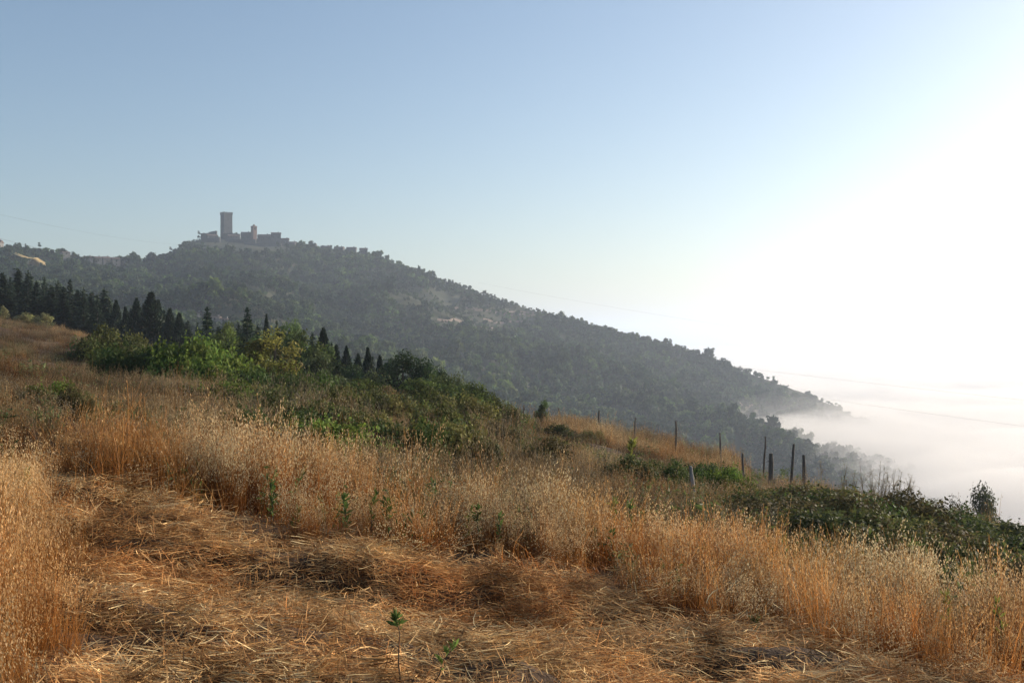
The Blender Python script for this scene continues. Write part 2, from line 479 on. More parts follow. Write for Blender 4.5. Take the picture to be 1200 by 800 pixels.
def weed_clump(n=60, r=.22, h=.5, c=(.10, .17, .035)):
    b = MB()
    k = 8
    base = np.stack((rng.normal(0, r * .5, k), rng.normal(0, r * .5, k), np.zeros(k)), -1)
    d = np.stack((rng.normal(0, .18, k), rng.normal(0, .18, k), np.ones(k)), -1) * (h * rng.uniform(.6, 1.1, k))[:, None]
    P = base[:, None] + np.linspace(0, 1, 4)[None, :, None] * d[:, None]
    yaw = rng.uniform(0, np.pi, k)
    side = np.stack((np.cos(yaw), np.sin(yaw), np.zeros(k)), -1)
    b.ribbons(P, np.full((k, 4), .006), side, np.broadcast_to(np.asarray(c) * 1.1, (k, 4, 3)))
    j = rng.integers(0, k, n); t = rng.uniform(.2, 1.05, n)
    pos = base[j] + d[j] * t[:, None]
    out = unit(np.stack((rng.normal(0, 1, n), rng.normal(0, 1, n), rng.normal(.7, .5, n)), -1))
    L = rng.uniform(.025, .05, n)
    A = out * L[:, None]
    B = unit(np.cross(A, rdir(n))) * (L * .32)[:, None]
    b.quads(pos + A, A, B, jit(c, n, .25))
    return b

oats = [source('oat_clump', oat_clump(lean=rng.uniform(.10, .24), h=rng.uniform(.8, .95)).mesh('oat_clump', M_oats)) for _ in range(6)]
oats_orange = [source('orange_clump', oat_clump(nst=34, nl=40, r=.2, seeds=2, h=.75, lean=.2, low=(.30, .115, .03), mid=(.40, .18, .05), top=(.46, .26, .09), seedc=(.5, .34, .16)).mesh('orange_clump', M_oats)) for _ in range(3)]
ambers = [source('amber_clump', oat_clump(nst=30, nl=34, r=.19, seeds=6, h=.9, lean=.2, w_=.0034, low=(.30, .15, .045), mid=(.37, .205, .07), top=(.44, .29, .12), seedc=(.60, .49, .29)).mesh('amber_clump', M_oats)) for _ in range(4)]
straws = [source('straw_clump', straw_clump().mesh('straw_clump', M_straw)) for _ in range(5)]
straws += [source('straw_clump', straw_clump(n=140, sd=.22, r=.3, pr=(.2, .36, .38, .06)).mesh('straw_clump', M_straw)) for _ in range(3)]
MID = dict(w_=.007, sw=.006, seeds=6, nst=30, nl=44, r=.42)
roughs = []
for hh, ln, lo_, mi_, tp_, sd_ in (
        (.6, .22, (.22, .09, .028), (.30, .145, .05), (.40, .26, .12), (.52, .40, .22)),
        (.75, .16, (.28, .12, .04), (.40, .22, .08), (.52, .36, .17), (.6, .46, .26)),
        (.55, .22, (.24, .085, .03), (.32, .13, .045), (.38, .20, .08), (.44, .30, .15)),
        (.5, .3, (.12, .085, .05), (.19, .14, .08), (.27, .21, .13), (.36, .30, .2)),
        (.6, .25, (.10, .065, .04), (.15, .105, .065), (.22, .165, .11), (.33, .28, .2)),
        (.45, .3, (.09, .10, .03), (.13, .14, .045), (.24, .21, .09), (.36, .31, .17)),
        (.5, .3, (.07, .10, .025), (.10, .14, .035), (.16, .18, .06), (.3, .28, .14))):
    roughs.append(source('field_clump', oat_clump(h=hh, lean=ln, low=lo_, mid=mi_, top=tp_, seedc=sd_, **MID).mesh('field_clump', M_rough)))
weeds = [source('weed_clump', weed_clump(c=c).mesh('weed_clump', M_weed)) for c in ((.075, .11, .03), (.10, .13, .04), (.13, .15, .06), (.06, .09, .03))]

def in_view(X, Y, m=60):
    return (np.abs(X / np.maximum(Y, .1) * F) < 600 + m * 1.0 + 400 / np.maximum(Y, .1)) & (Y > 2)

def pts_of(X, Y, dz=0.):
    return np.stack((X, Y, z_near(X, Y) + dz), -1)

def rots(n, tilt=.1, yaw=None):
    return np.stack((rng.normal(0, tilt, n), rng.normal(0, tilt, n), rng.uniform(0, 2 * np.pi, n) if yaw is None else yaw), -1)

def sc3(n, lo, hi, vz=.2):
    s = rng.uniform(lo, hi, n)
    return np.stack((s, s, s * (1 + rng.normal(0, vz, n)).clip(.5, 1.6)), -1)

# cut straw
n = 15000
X = rng.uniform(-9, 8, n); Y = rng.uniform(3.6, 15, n)
k = in_view(X, Y, 150) & (mown_mask(X, Y) > rng.uniform(.25, .9, n)) & (rng.uniform(size=n) < .16 + 1.0 * sstep(.34, .56, fbm(X * 1.0, Y * 2.2, 77, 3)))
X, Y = X[k], Y[k]
scatter('cut_straw', pts_of(X, Y), rots(len(X), .16, rng.normal(-.22, .38, len(X)) + np.pi * rng.integers(0, 2, len(X))), sc3(len(X), .75, 1.15), straws)

# standing wild oats
n = 26000
X = rng.uniform(-9, 11, n); Y = rng.uniform(3.9, 17, n)
belt = 1 - sstep(10.9, 13.4, Y + .62 * np.maximum(X - 1.2, 0) - .05 * np.minimum(X, 0) + (fbm(X * .4, Y * .4, 91, 2) - .5) * 4)
belt = belt * np.where((X < -3.6) & (Y > 7.2), .22, 1) * (1 - .8 * sstep(-1.5, -3.5, X) * sstep(11, 12, Y))
dens = (1 - mown_mask(X, Y)) ** 2 * belt
k = in_view(X, Y, 150) & (dens > rng.uniform(0, 1, n)) & (rng.uniform(size=n) < np.where((X < -1.9) & (Y < 9), .0, .03) + .46 * sstep(.40, .60, fbm(X * 1.0, Y * 1.0, 99, 3)) * (.6 + .4 * sstep(0, 1.4, Y - mown_edge(X, Y))) * np.where(X > 1.3, .75, 1))
X, Y = X[k], Y[k]
scatter('wild_oats', pts_of(X, Y), rots(len(X), .12), sc3(len(X), .72, 1.08, .12) * (np.where(X > 1, .48, .60) + np.where(X > 1, .52, .40) * sstep(-.2, 1.6 + np.clip(X, 0, 1.5), Y - mown_edge(X, Y)))[:, None] * (.62 + .6 * fbm(X * .6, Y * .6, 123, 2))[:, None], oats)
Xa, Ya = X, Y
n = 5200
X = rng.uniform(-6, -1.2, n); Y = rng.uniform(3.9, 9.2, n)
k = in_view(X, Y, 150) & ((1 - mown_mask(X, Y)) ** 2 > rng.uniform(.05, 1, n)) & (Y < mown_edge(X, Y)) & (rng.uniform(size=n) < .26 + .55 * sstep(.38, .6, fbm(X * 1.3, Y * 1.3, 97, 2)))
X, Y = X[k], Y[k]
scatter('tall_grass', pts_of(X, Y), rots(len(X), .12), sc3(len(X), .72, 1.05, .12) * (.34 + .56 * fbm(X * 1.1, Y * 1.1, 124, 2))[:, None], ambers)
n = 6000
X = rng.uniform(-7, 10, n); Y = rng.uniform(5.5, 14, n)
q = Y - mown_edge(X, Y)
k = in_view(X, Y, 150) & (rng.uniform(size=n) < .22 * np.exp(-((q - .6) / 1.0) ** 2)) & ((X > -2.5) | (Y > 8.5))
X, Y = X[k], Y[k]
scatter('short_grass', pts_of(X, Y), rots(len(X), .35), sc3(len(X), .7, 1.1, .2) * np.array([1.1, 1.1, .42]), oats + oats_orange)
X, Y = Xa, Ya
sel = (fbm(X * .8, Y * .8, 133, 2) > .50) & (rng.uniform(size=len(X)) < np.where(X > 1.3, .35, .8))
Xo = np.concatenate((X[sel] + rng.normal(0, .1, sel.sum()), rng.normal(-3.75, .28, 60)))
Yo = np.concatenate((Y[sel] + rng.normal(0, .1, sel.sum()), rng.normal(10.6, .25, 60)))
scatter('orange_grass', pts_of(Xo, Yo), rots(len(Xo), .09), sc3(len(Xo), .7, 1.1, .15), oats_orange)

# rough grass over the field
def rough_field(name, n, y0, y1, lo, hi, keep, vz):
    Y = np.sqrt(rng.uniform(y0 ** 2, y1 ** 2, n)); X = rng.uniform(-.56, .56, n) * Y
    d = edge_d(X, Y)
    k = (d < 6) & (mown_mask(X, Y) < .3) & (rng.uniform(size=n) < keep)
    k &= ~((d > -26) & (X > 6) & (rng.uniform(size=n) < .8))       # the right slope is scrub, little grass
    k &= rng.uniform(size=n) < .35 + .9 * sstep(.30, .55, fbm(X * .25, Y * .25, 140, 3))
    X, Y = X[k], Y[k]
    q = (.55 + .9 * fbm(X * .2, Y * .2, 151, 3))[:, None]
    return scatter(name, pts_of(X, Y), rots(len(X), .1), sc3(len(X), lo, hi) * np.concatenate((np.ones_like(q), np.ones_like(q), q * vz), 1), roughs)
rough_field('field_grass', 9000, 11.5, 34, .6, 1.0, 1, .85)
rough_field('distant_grass', 16000, 33, 130, .8, 1.5, 1, .62)

def strip(name, n, px0, px1, y0, y1, var, lo, hi, zz, dl, dh):
    px = rng.uniform(px0, px1, n); Y = rng.uniform(y0, y1, n); X = (px - 600) / F * Y
    d = edge_d(X, Y)
    k = (d > dl) & (d < dh) & (rng.uniform(size=n) < .3 + .7 * sstep(.4, .55, fbm(X * .5, Y * .5, 163, 2)))
    X, Y = X[k], Y[k]
    scatter(name, pts_of(X, Y), rots(len(X), .12), sc3(len(X), lo, hi, .25) * np.array([1, 1, zz]), var)
strip('bank_grass', 2000, 640, 870, 33, 54, [roughs[0], roughs[2], roughs[2], roughs[1]], .8, 1.3, 1.0, -9, 2.5)
strip('dead_weeds', 700, 200, 640, 15, 62, [roughs[3], roughs[4], roughs[0]], .5, .9, 1.9, -60, 4)
# green weeds
n = 5200
Y = np.sqrt(rng.uniform(10 ** 2, 70 ** 2, n)); X = rng.uniform(-.55, .55, n) * Y
g = fbm(X * .16, Y * .16, 171, 3)
d = edge_d(X, Y)
k = (d < 8) & (mown_mask(X, Y) < .3) & ((g > .62) | ((g > .52) & (d > -22) & (X > -12)) | ((X > 4) & (Y > 16) & (rng.uniform(size=n) < .8))) & (rng.uniform(size=n) < .8)
X, Y = X[k], Y[k]
scatter('green_weeds', pts_of(X, Y), rots(len(X), .1), sc3(len(X), .8, 1.5) * np.array([1.1, 1.1, .55]), weeds)

n = 900
X = rng.uniform(-8, 8, n); Y = rng.uniform(8.8, 16, n)
k = in_view(X, Y, 60) & (mown_mask(X, Y) < .2) & (fbm(X * .7, Y * .7, 181, 2) > .50) & (rng.uniform(size=n) < .42)
X, Y = X[k], Y[k]
scatter('weeds_among_oats', pts_of(X, Y), rots(len(X), .12), sc3(len(X), .5, .95, .3) * np.array([.8, .8, 1.15]), weeds)

# ------------------------------------------------------------------ trees and bushes
def crown_leaves(b, centers, radii, n, size, cols, flat=.8, droop=0.):
    k = rng.choice(len(centers), n, p=radii ** 2 / np.sum(radii ** 2))
    dr = rdir(n)
    rad = radii[k] * rng.uniform(.25, 1.0, n) ** .45 * (1 + rng.normal(0, .12, n))
    pos = centers[k] + dr * rad[:, None] * np.array([1, 1, flat])
    nrm = unit(dr + rng.normal(0, .6, (n, 3)))
    A = unit(np.cross(nrm, rdir(n)))
    B = np.cross(nrm, A)
    L = size * rng.uniform(.6, 1.3, n)
    b.quads(pos, A * L[:, None], B * (L * .55)[:, None], cols[k] * (1 + rng.normal(0, .15, (n, 1))))

def broadleaf(h, rx, leaves=2600, size=.14, c=(.05, .075, .022), trunk_h=.25, clumps=26, spread=.25):
    """unit tree: crown mesh and trunk mesh"""
    crown, trunk = MB(), MB()
    ch = h * (1 - trunk_h)
    cs = []
    while len(cs) < clumps:
        p = rng.uniform(-1, 1, 3)
        q = np.linalg.norm(p)
        if .25 < q < 1: cs.append(p)
    cs = np.array(cs)
    prof = np.sqrt(np.clip(1 - (np.clip((cs[:, 2] + .25) / 1.2, -1, 1)) ** 2, .15, 1))
    cen = np.stack((cs[:, 0] * rx * .8 * prof, cs[:, 1] * rx * .8 * prof, h * trunk_h + ch * (.48 + .42 * cs[:, 2])), -1)
    rad = rng.uniform(.55, 1.1, clumps) * min(rx, ch * .55) * .42
    cols = np.clip(np.asarray(c) * rng.uniform(.45, 1.7, (clumps, 1)) * (1 + rng.normal(0, .06, (clumps, 3))), .004, 1)
    crown_leaves(crown, cen, rad, leaves, size, cols)
    tr = max(.05, h * .02)
    mid = np.array([rng.normal(0, .04 * h), rng.normal(0, .04 * h), h * .5])
    trunk.tube([(0, 0, -.4), (mid[0] * .3, mid[1] * .3, h * trunk_h * .8), mid, (mid[0] * 1.3, mid[1] * 1.3, h * .8)], [tr * 1.3, tr, tr * .7, tr * .25], (.5, .5, .5), 7)
    for q in cen[rng.choice(clumps, min(9, clumps), replace=False)]:
        s0 = np.array([mid[0] * .5, mid[1] * .5, h * trunk_h * rng.uniform(.7, 1.6)])
        trunk.tube([s0, (s0 + q) / 2 + np.array([0, 0, -.05 * h]), q], [tr * .55, tr * .35, tr * .1], (.5, .5, .5), 5)
    return crown.mesh('crown', M_leaf), trunk.mesh('trunk', M_bark)

def conifer(h, rx, leaves=4200, size=.19, c=(.026, .040, .023), dense=1., top=1.0):
    crown, trunk = MB(), MB()
    levels = int(13 * dense) + 5
    per = leaves // (levels * 6)
    for i in range(levels):
        t = .06 + .92 * (i / (levels - 1))
        z = h * t
        R0 = rx * (1 - t) ** top * (1 if t > .16 else .75) + .03 * rx
        nb = 6 + int(2 * rng.uniform())
        a0 = rng.uniform(0, 6.28)
        for j in range(nb):
            a = a0 + j * 2 * np.pi / nb + rng.normal(0, .2)
            L = R0 * rng.uniform(.6, 1.15)
            m = max(4, int(per * (L / rx) * 2.0 * 1.1))
            u = rng.uniform(.05, 1, m) ** .8
            dr = np.array([math.cos(a), math.sin(a)])
            wob = rng.normal(0, .16 * rx * .6, (m, 2)) * (1 - u * .6)[:, None]
            pos = np.stack((dr[0] * L * u + wob[:, 0], dr[1] * L * u + wob[:, 1], z - .28 * L * u + .16 * L * u ** 3 + rng.normal(0, .02 * h, m)), -1)
            A = unit(np.stack((dr[0] + rng.normal(0, .5, m), dr[1] + rng.normal(0, .5, m), rng.normal(-.15, .4, m)), -1)) * (size * rng.uniform(.7, 1.4, (m, 1)))
            B = unit(np.cross(A, rdir(m))) * size * .38
            crown.quads(pos, A, B, jit(np.asarray(c) * rng.uniform(.75, 1.3), m, .2))
    m = 26
    zt = h * rng.uniform(.93, 1.03, m)
    crown.quads(np.stack((rng.normal(0, .03 * rx, m), rng.normal(0, .03 * rx, m), zt), -1), np.stack((rng.normal(0, .03, m), rng.normal(0, .03, m), np.full(m, size)), -1), unit(np.stack((rng.normal(0, 1, m), rng.normal(0, 1, m), np.zeros(m)), -1)) * size * .3, jit(c, m, .2))
    tr = max(.06, h * .018)
    trunk.tube([(0, 0, -.5), (0, 0, h * .3), (0, 0, h * .9)], [tr * 1.4, tr, tr * .2], (.5, .5, .5), 7)
    return crown.mesh('crown', M_needle), trunk.mesh('trunk', M_bark)

def cypress(h, rx, leaves=2800, size=.17, c=(.024, .038, .022)):
    crown, trunk = MB(), MB()
    t = rng.uniform(.03, 1, leaves)
    prof = np.clip(np.sin(np.pi * np.clip(t * .93 + .07, 0, 1) ** .55) ** .8, .03, 1) * rx
    a = rng.uniform(0, 2 * np.pi, leaves)
    lump = .6 + .8 * fbm(a * 1.6, t * 12, int(rng.integers(900)), 2)
    rr_ = prof * lump * rng.uniform(.25, 1, leaves) ** .4
    pos = np.stack((rr_ * np.cos(a), rr_ * np.sin(a), h * t), -1)
    A = unit(np.stack((np.cos(a) * .4 + rng.normal(0, .35, leaves), np.sin(a) * .4 + rng.normal(0, .35, leaves), np.full(leaves, 1.)), -1)) * (size * rng.uniform(.7, 1.5, (leaves, 1)))
    B = unit(np.cross(A, rdir(leaves))) * size * .4
    crown.quads(pos, A, B, jit(c, leaves, .25))
    trunk.tube([(0, 0, -.5), (0, 0, h * .4), (0, 0, h * .85)], [.1, .08, .03], (.5, .5, .5), 7)
    return crown.mesh('crown', M_needle), trunk.mesh('trunk', M_bark)

def bush(rx, h, leaves=7000, size=.042, c=(.035, .055, .016), clumps=22, upright=.0):
    fol, st = MB(), MB()
    a = rng.uniform(0, 2 * np.pi, clumps); q = np.sqrt(rng.uniform(0, 1, clumps))
    zz = h * (.25 + .5 * rng.uniform(0, 1, clumps) * np.sqrt(1 - .8 * q ** 2))
    cen = np.stack((q * rx * .8 * np.cos(a), q * rx * .8 * np.sin(a), zz), -1)
    rad = rng.uniform(.6, 1.1, clumps) * min(rx, h) * .38
    cols = np.clip(np.asarray(c) * rng.uniform(.45, 1.7, (clumps, 1)) * (1 + rng.normal(0, .08, (clumps, 3))), .004, 1)
    crown_leaves(fol, cen, rad, leaves, size, cols, .9)
    # stray shoots
    m = 30
    for i in range(m):
        p = cen[rng.integers(clumps)]
        d = unit(np.array([rng.normal(0, .6), rng.normal(0, .6), 1.])) * rng.uniform(.3, .6) * h
        nn = 9
        tt = rng.uniform(.3, 1, nn)
        pos = p + d * tt[:, None] + rng.normal(0, size * .6, (nn, 3))
        A = unit(rng.normal(size=(nn, 3))) * size; B = unit(np.cross(A, rdir(nn))) * size * .5
        fol.quads(pos, A, B, jit(np.asarray(c) * 1.3, nn, .2))
    for q_ in cen[:9]:
        st.tube([(q_[0] * .2, q_[1] * .2, -.15), (q_[0] * .6, q_[1] * .6, q_[2] * .6), q_], [.025, .018, .008], (.5, .5, .5), 5)
    return fol.mesh('foliage', M_leaf), st.mesh('stem', M_bark)

_proto = {}
def plant_thing(name, meshes, parts, loc, rz, scale, label, cat, group=None):
    root = bpy.data.objects.new(name, None); COL.objects.link(root)
    root.empty_display_size = .3
    root.location = loc; root.rotation_euler = (0, 0, rz); root.scale = scale
    tag(root, label, cat, group)
    for pn, me in zip(parts, meshes):
        link(pn, me, root)
    return root

TP = ('crown', 'trunk')
CON = [conifer(10, rx, dense=dn, top=tp) for rx, dn, tp in ((2.1, 1.0, .85), (1.7, 1.1, .8), (2.4, .9, 1.0), (1.5, 1.2, .75))]
CYP = [cypress(8, 1.0), cypress(8, 1.25), cypress(8, .85)]
FIR = conifer(8, 2.3, leaves=3600, size=.17, dense=.8, top=.95, c=(.022, .038, .022))
BLF = [broadleaf(5, 2.1, c=(.045, .070, .022)), broadleaf(5, 2.5, c=(.055, .085, .022)), broadleaf(5, 1.8, c=(.035, .055, .022), clumps=20), broadleaf(5, 2.2, c=(.04, .06, .025), clumps=30)]
YEL = broadleaf(5, 1.9, c=(.085, .095, .026), leaves=2600, size=.11, clumps=24)
OLI = broadleaf(3, 1.9, c=(.14, .16, .085), leaves=2600, size=.09, trunk_h=.15)
PIN = broadleaf(6, 2.0, c=(.022, .042, .018), leaves=3200, size=.12, trunk_h=.12, clumps=34)
DRYT = broadleaf(3, 1.5, c=(.13, .10, .05), leaves=1300, size=.08)
THN = [broadleaf(3.2, 1.2, c=(.05, .06, .03), leaves=1500, size=.05, trunk_h=.30, clumps=16), broadleaf(3.2, 1.6, c=(.035, .05, .024), leaves=5200, size=.055, trunk_h=.22, clumps=24)]

def tree_at(kind, name, proto, ph, prx, px, top, Y, wpx, label, cat='tree', group=None):
    X = (px - 600) / F * Y
    zb = float(z_near(np.array([X]), np.array([Y]))[0])
    zt = EYE + (400 - top) / F * Y
    h = max(zt - zb, .8)
    rx = wpx / F * Y / 2 * (1.25 if kind in 'bf' else 1.0)
    return plant_thing(name, proto, TP, (X, Y, zb - .05), rng.uniform(0, 6.28), (rx / prx, rx / prx, h / ph), label, cat, group)

# the dark row behind the crest on the left
row = [(-12, 318, 150), (3, 321, 140), (12, 327, 146), (21, 317, 150), (33, 319, 145), (43, 331, 138), (52, 327, 150), (60, 336, 142), (68, 331, 148), (75, 338, 140), (82, 330, 145), (91, 342, 150), (98, 339, 140), (107, 344, 146), (114, 348, 139), (122, 341, 146), (128, 351, 142)]
NTH = ['first', 'second', 'third', 'fourth', 'fifth', 'sixth', 'seventh', 'eighth', 'ninth', 'tenth', 'eleventh', 'twelfth', 'thirteenth', 'fourteenth', 'fifteenth', 'sixteenth']
for i, (px, top, Y) in enumerate(row):
    v = i % 4
    tree_at('c', 'conifer_tree', CON[v], 10, (2.1, 1.7, 2.4, 1.5)[v], px, top, Y, rng.uniform(42, 54), ('dark conifer cut by the left edge of the photo, in the dense row' if i == 0 else NTH[i - 1] + ' full conifer from the left edge in the dense dark row behind the crest'), 'conifer', 'dense row of dark conifers')
for px, top, Y, wd, lb in (
    (136, 352, 136, 14, 'dark cypress at the right end of the dense conifer row'),
    (147, 360, 134, 11, 'small thin cypress just right of the dense conifer row'),
    (160, 350, 132, 17, 'left one of two tall cypresses close together behind the hedge'),
    (177, 343, 130, 24, 'tallest wide cypress behind the left end of the long hedge'),
    (186, 352, 132, 13, 'slim cypress leaning against the right side of the tallest cypress'),
    (199, 362, 128, 15, 'left one of two short cypresses behind the middle of the hedge'),
    (210, 367, 126, 15, 'right one of two short cypresses behind the middle of the hedge'),
    (312, 369, 100, 9, 'very thin dark cypress standing alone above the yellow green tree'),
    (379, 384, 88, 19, 'stout dark cypress rising highest above the middle of the thicket'),
    (394, 404, 86, 15, 'cypress directly right of the stout dark cypress'),
    (406, 405, 85, 14, 'third cypress counting right from the stout dark cypress'),
    (431, 407, 82, 12, 'slender cypress before the two broad dark pines'),
    (445, 416, 80, 11, 'lower slender cypress closest to the broad dark pine'),
    (420, 414, 84, 11, 'small cypress tip between the stout cypress and the broad pines')):
    v = int(rng.integers(3))
    tree_at('y', 'cypress_tree', CYP[v], 8, (1.0, 1.25, .85)[v], px, top, Y, wd * 1.8, lb, 'cypress')
for px, top, Y in ((140, 366, 146), (153, 364, 142), (168, 358, 140), (192, 366, 138), (205, 374, 136), (220, 378, 134), (231, 380, 120), (256, 384, 112), (280, 380, 110), (302, 382, 106), (324, 378, 108), (366, 392, 104), (388, 404, 100), (418, 418, 96), (437, 420, 94), (456, 424, 90)):
    v = int(rng.integers(4))
    tree_at('c', 'conifer_tree', CON[v], 10, (2.1, 1.7, 2.4, 1.5)[v], px, top, Y, rng.uniform(32, 44), 'dull dark conifer filling the gaps behind the cypresses and the thicket', 'conifer', 'conifers filling the gaps behind the thicket')
tree_at('f', 'fir_tree', FIR, 8, 2.3, 243, 361, 88, 36, 'lone dark fir with layered branches above the right end of the hedge', 'fir')
tree_at('f', 'fir_tree', FIR, 8, 2.3, 290, 362, 80, 36, 'dark pointed fir behind the yellow green tree', 'fir')
for px, top, Y, wd, p, ph, prx, lb in (
    (320, 384, 58, 62, YEL, 5, 1.9, 'yellow green broadleaf tree catching sun in front of the dark fir'),
    (270, 376, 96, 34, BLF[1], 5, 2.5, 'round green tree between the lone fir and the dark pointed fir'),
    (333, 376, 92, 36, BLF[2], 5, 1.8, 'dark round tree behind the yellow green tree, beside the thin cypress'),
    (354, 384, 82, 46, BLF[0], 5, 2.1, 'broad green tree left of the stout dark cypress'),
    (372, 408, 72, 38, BLF[3], 5, 2.2, 'round dull green tree in front of the stout dark cypress'),
    (475, 405, 76, 52, PIN, 6, 2.0, 'broad dark pine, the larger of two at the right of the thicket'),
    (499, 414, 76, 38, PIN, 6, 2.0, 'broad dark pine, the smaller of two at the right of the thicket'),
    (517, 436, 68, 50, BLF[0], 5, 2.1, 'green tree below the smaller broad pine'),
    (537, 433, 72, 34, BLF[3], 5, 2.2, 'greyish green tree right of the two broad pines'),
    (556, 446, 64, 44, BLF[1], 5, 2.5, 'bright green tree at the right end of the thicket'),
    (487, 441, 60, 52, BLF[1], 5, 2.5, 'light green leafy tree in front of the two broad pines'),
    (428, 442, 58, 60, BLF[1], 5, 2.5, 'sunlit light green tree in front of the slender cypresses'),
    (398, 436, 62, 48, BLF[3], 5, 2.2, 'dull green tree in front of the cypress pair'),
    (456, 447, 54, 30, DRYT, 3, 1.5, 'withered brown bushy tree among the green thicket'),
    (345, 372, 104, 26, BLF[2], 5, 1.8, 'dark tree crown peeping out behind the broad green tree'),
    (386, 402, 84, 30, BLF[2], 5, 1.8, 'dark bushy tree at the foot of the stout dark cypress'),
    (412, 422, 80, 34, PIN, 6, 2.0, 'dark low pine between the cypress pair and the slender cypresses'),
    (444, 428, 78, 34, BLF[3], 5, 2.2, 'dull green tree behind the lower slender cypress'),
    (458, 420, 80, 30, PIN, 6, 2.0, 'small dark pine at the left shoulder of the larger broad pine'),
    (300, 392, 72, 44, BLF[2], 5, 1.8, 'dark green tree left of the yellow green tree, below the dark fir'),
    (258, 388, 84, 40, BLF[0], 5, 2.1, 'dull green tree at the foot of the lone fir'),
    (515, 424, 78, 34, PIN, 6, 2.0, 'dark pine at the right shoulder of the smaller broad pine'),
    (575, 458, 74, 34, BLF[0], 5, 2.1, 'green tree past the right end of the thicket'),
    (636, 467, 66, 17, BLF[2], 5, 1.8, 'small dark round tree standing alone behind the fence posts'),
    (590, 470, 66, 40, BLF[3], 5, 2.2, 'low dark tree between the thicket and the first fence post')):
    tree_at('b', 'broadleaf_tree', p, ph, prx, px, top, Y, wd, lb, 'tree')
for px, top, Y, wd, lb in ((32, 364, 104, 40, 'pale grey green olive tree in front of the left end of the conifer row'), (53, 364, 102, 30, 'smaller pale olive tree at the right of the other olive'), (3, 356, 112, 20, 'pale olive tree cut by the left edge before the conifers')):
    tree_at('o', 'olive_tree', OLI, 3, 1.9, px, top, Y, wd, lb, 'olive tree')
for px, top, Y, wd, p, prx, lb in ((1117, 571, 60, 36, THN[0], 1.2, 'thin see-through tree against the fog, left of the fuller one'), (1150, 567, 60, 66, THN[1], 1.6, 'fuller dark tree against the fog at the right')):
    tree_at('t', 'small_tree', p, 3.2, prx, px, top, Y, wd, lb, 'tree')

# bushes
BP = ('foliage', 'stem')
BSH = [bush(1.5, 1.1, c=(.050, .062, .022)), bush(1.2, 1.0, c=(.040, .050, .021)), bush(1.4, .9, c=(.068, .076, .027)), bush(1.2, 1.2, c=(.055, .056, .026))]
BRT = bush(1.4, 1.0, c=(.062, .098, .022))
DRK = bush(1.5, 1.1, c=(.026, .042, .014), leaves=8000)  # darker leaf colour carries the shade of bramble hollows, hedge and bank foot
def bush_at(px, top, Y, wpx, proto, prx, ph, label, group=None, name='bramble_bush', hmin=.5):
    X = (px - 600) / F * Y
    zb = float(z_near(np.array([X]), np.array([Y]))[0])
    zt = EYE + (400 - top) / F * Y
    h = max(zt - zb, hmin) * 1.2
    rx = wpx / F * Y / 2 * 1.2
    sz_ = h / ph / .95; sx_ = rx / prx
    sx_ = max(sx_, sz_ / 1.5); sz_ = min(sz_, sx_ * 1.35)
    return plant_thing(name, proto, BP, (X, Y, zb - .05), rng.uniform(0, 6.28), (sx_, sx_, sz_), label, 'bush', group)
def ybase(px, py): return 2090. / max(py - 451.9 - .155 * (px - 600), 8)
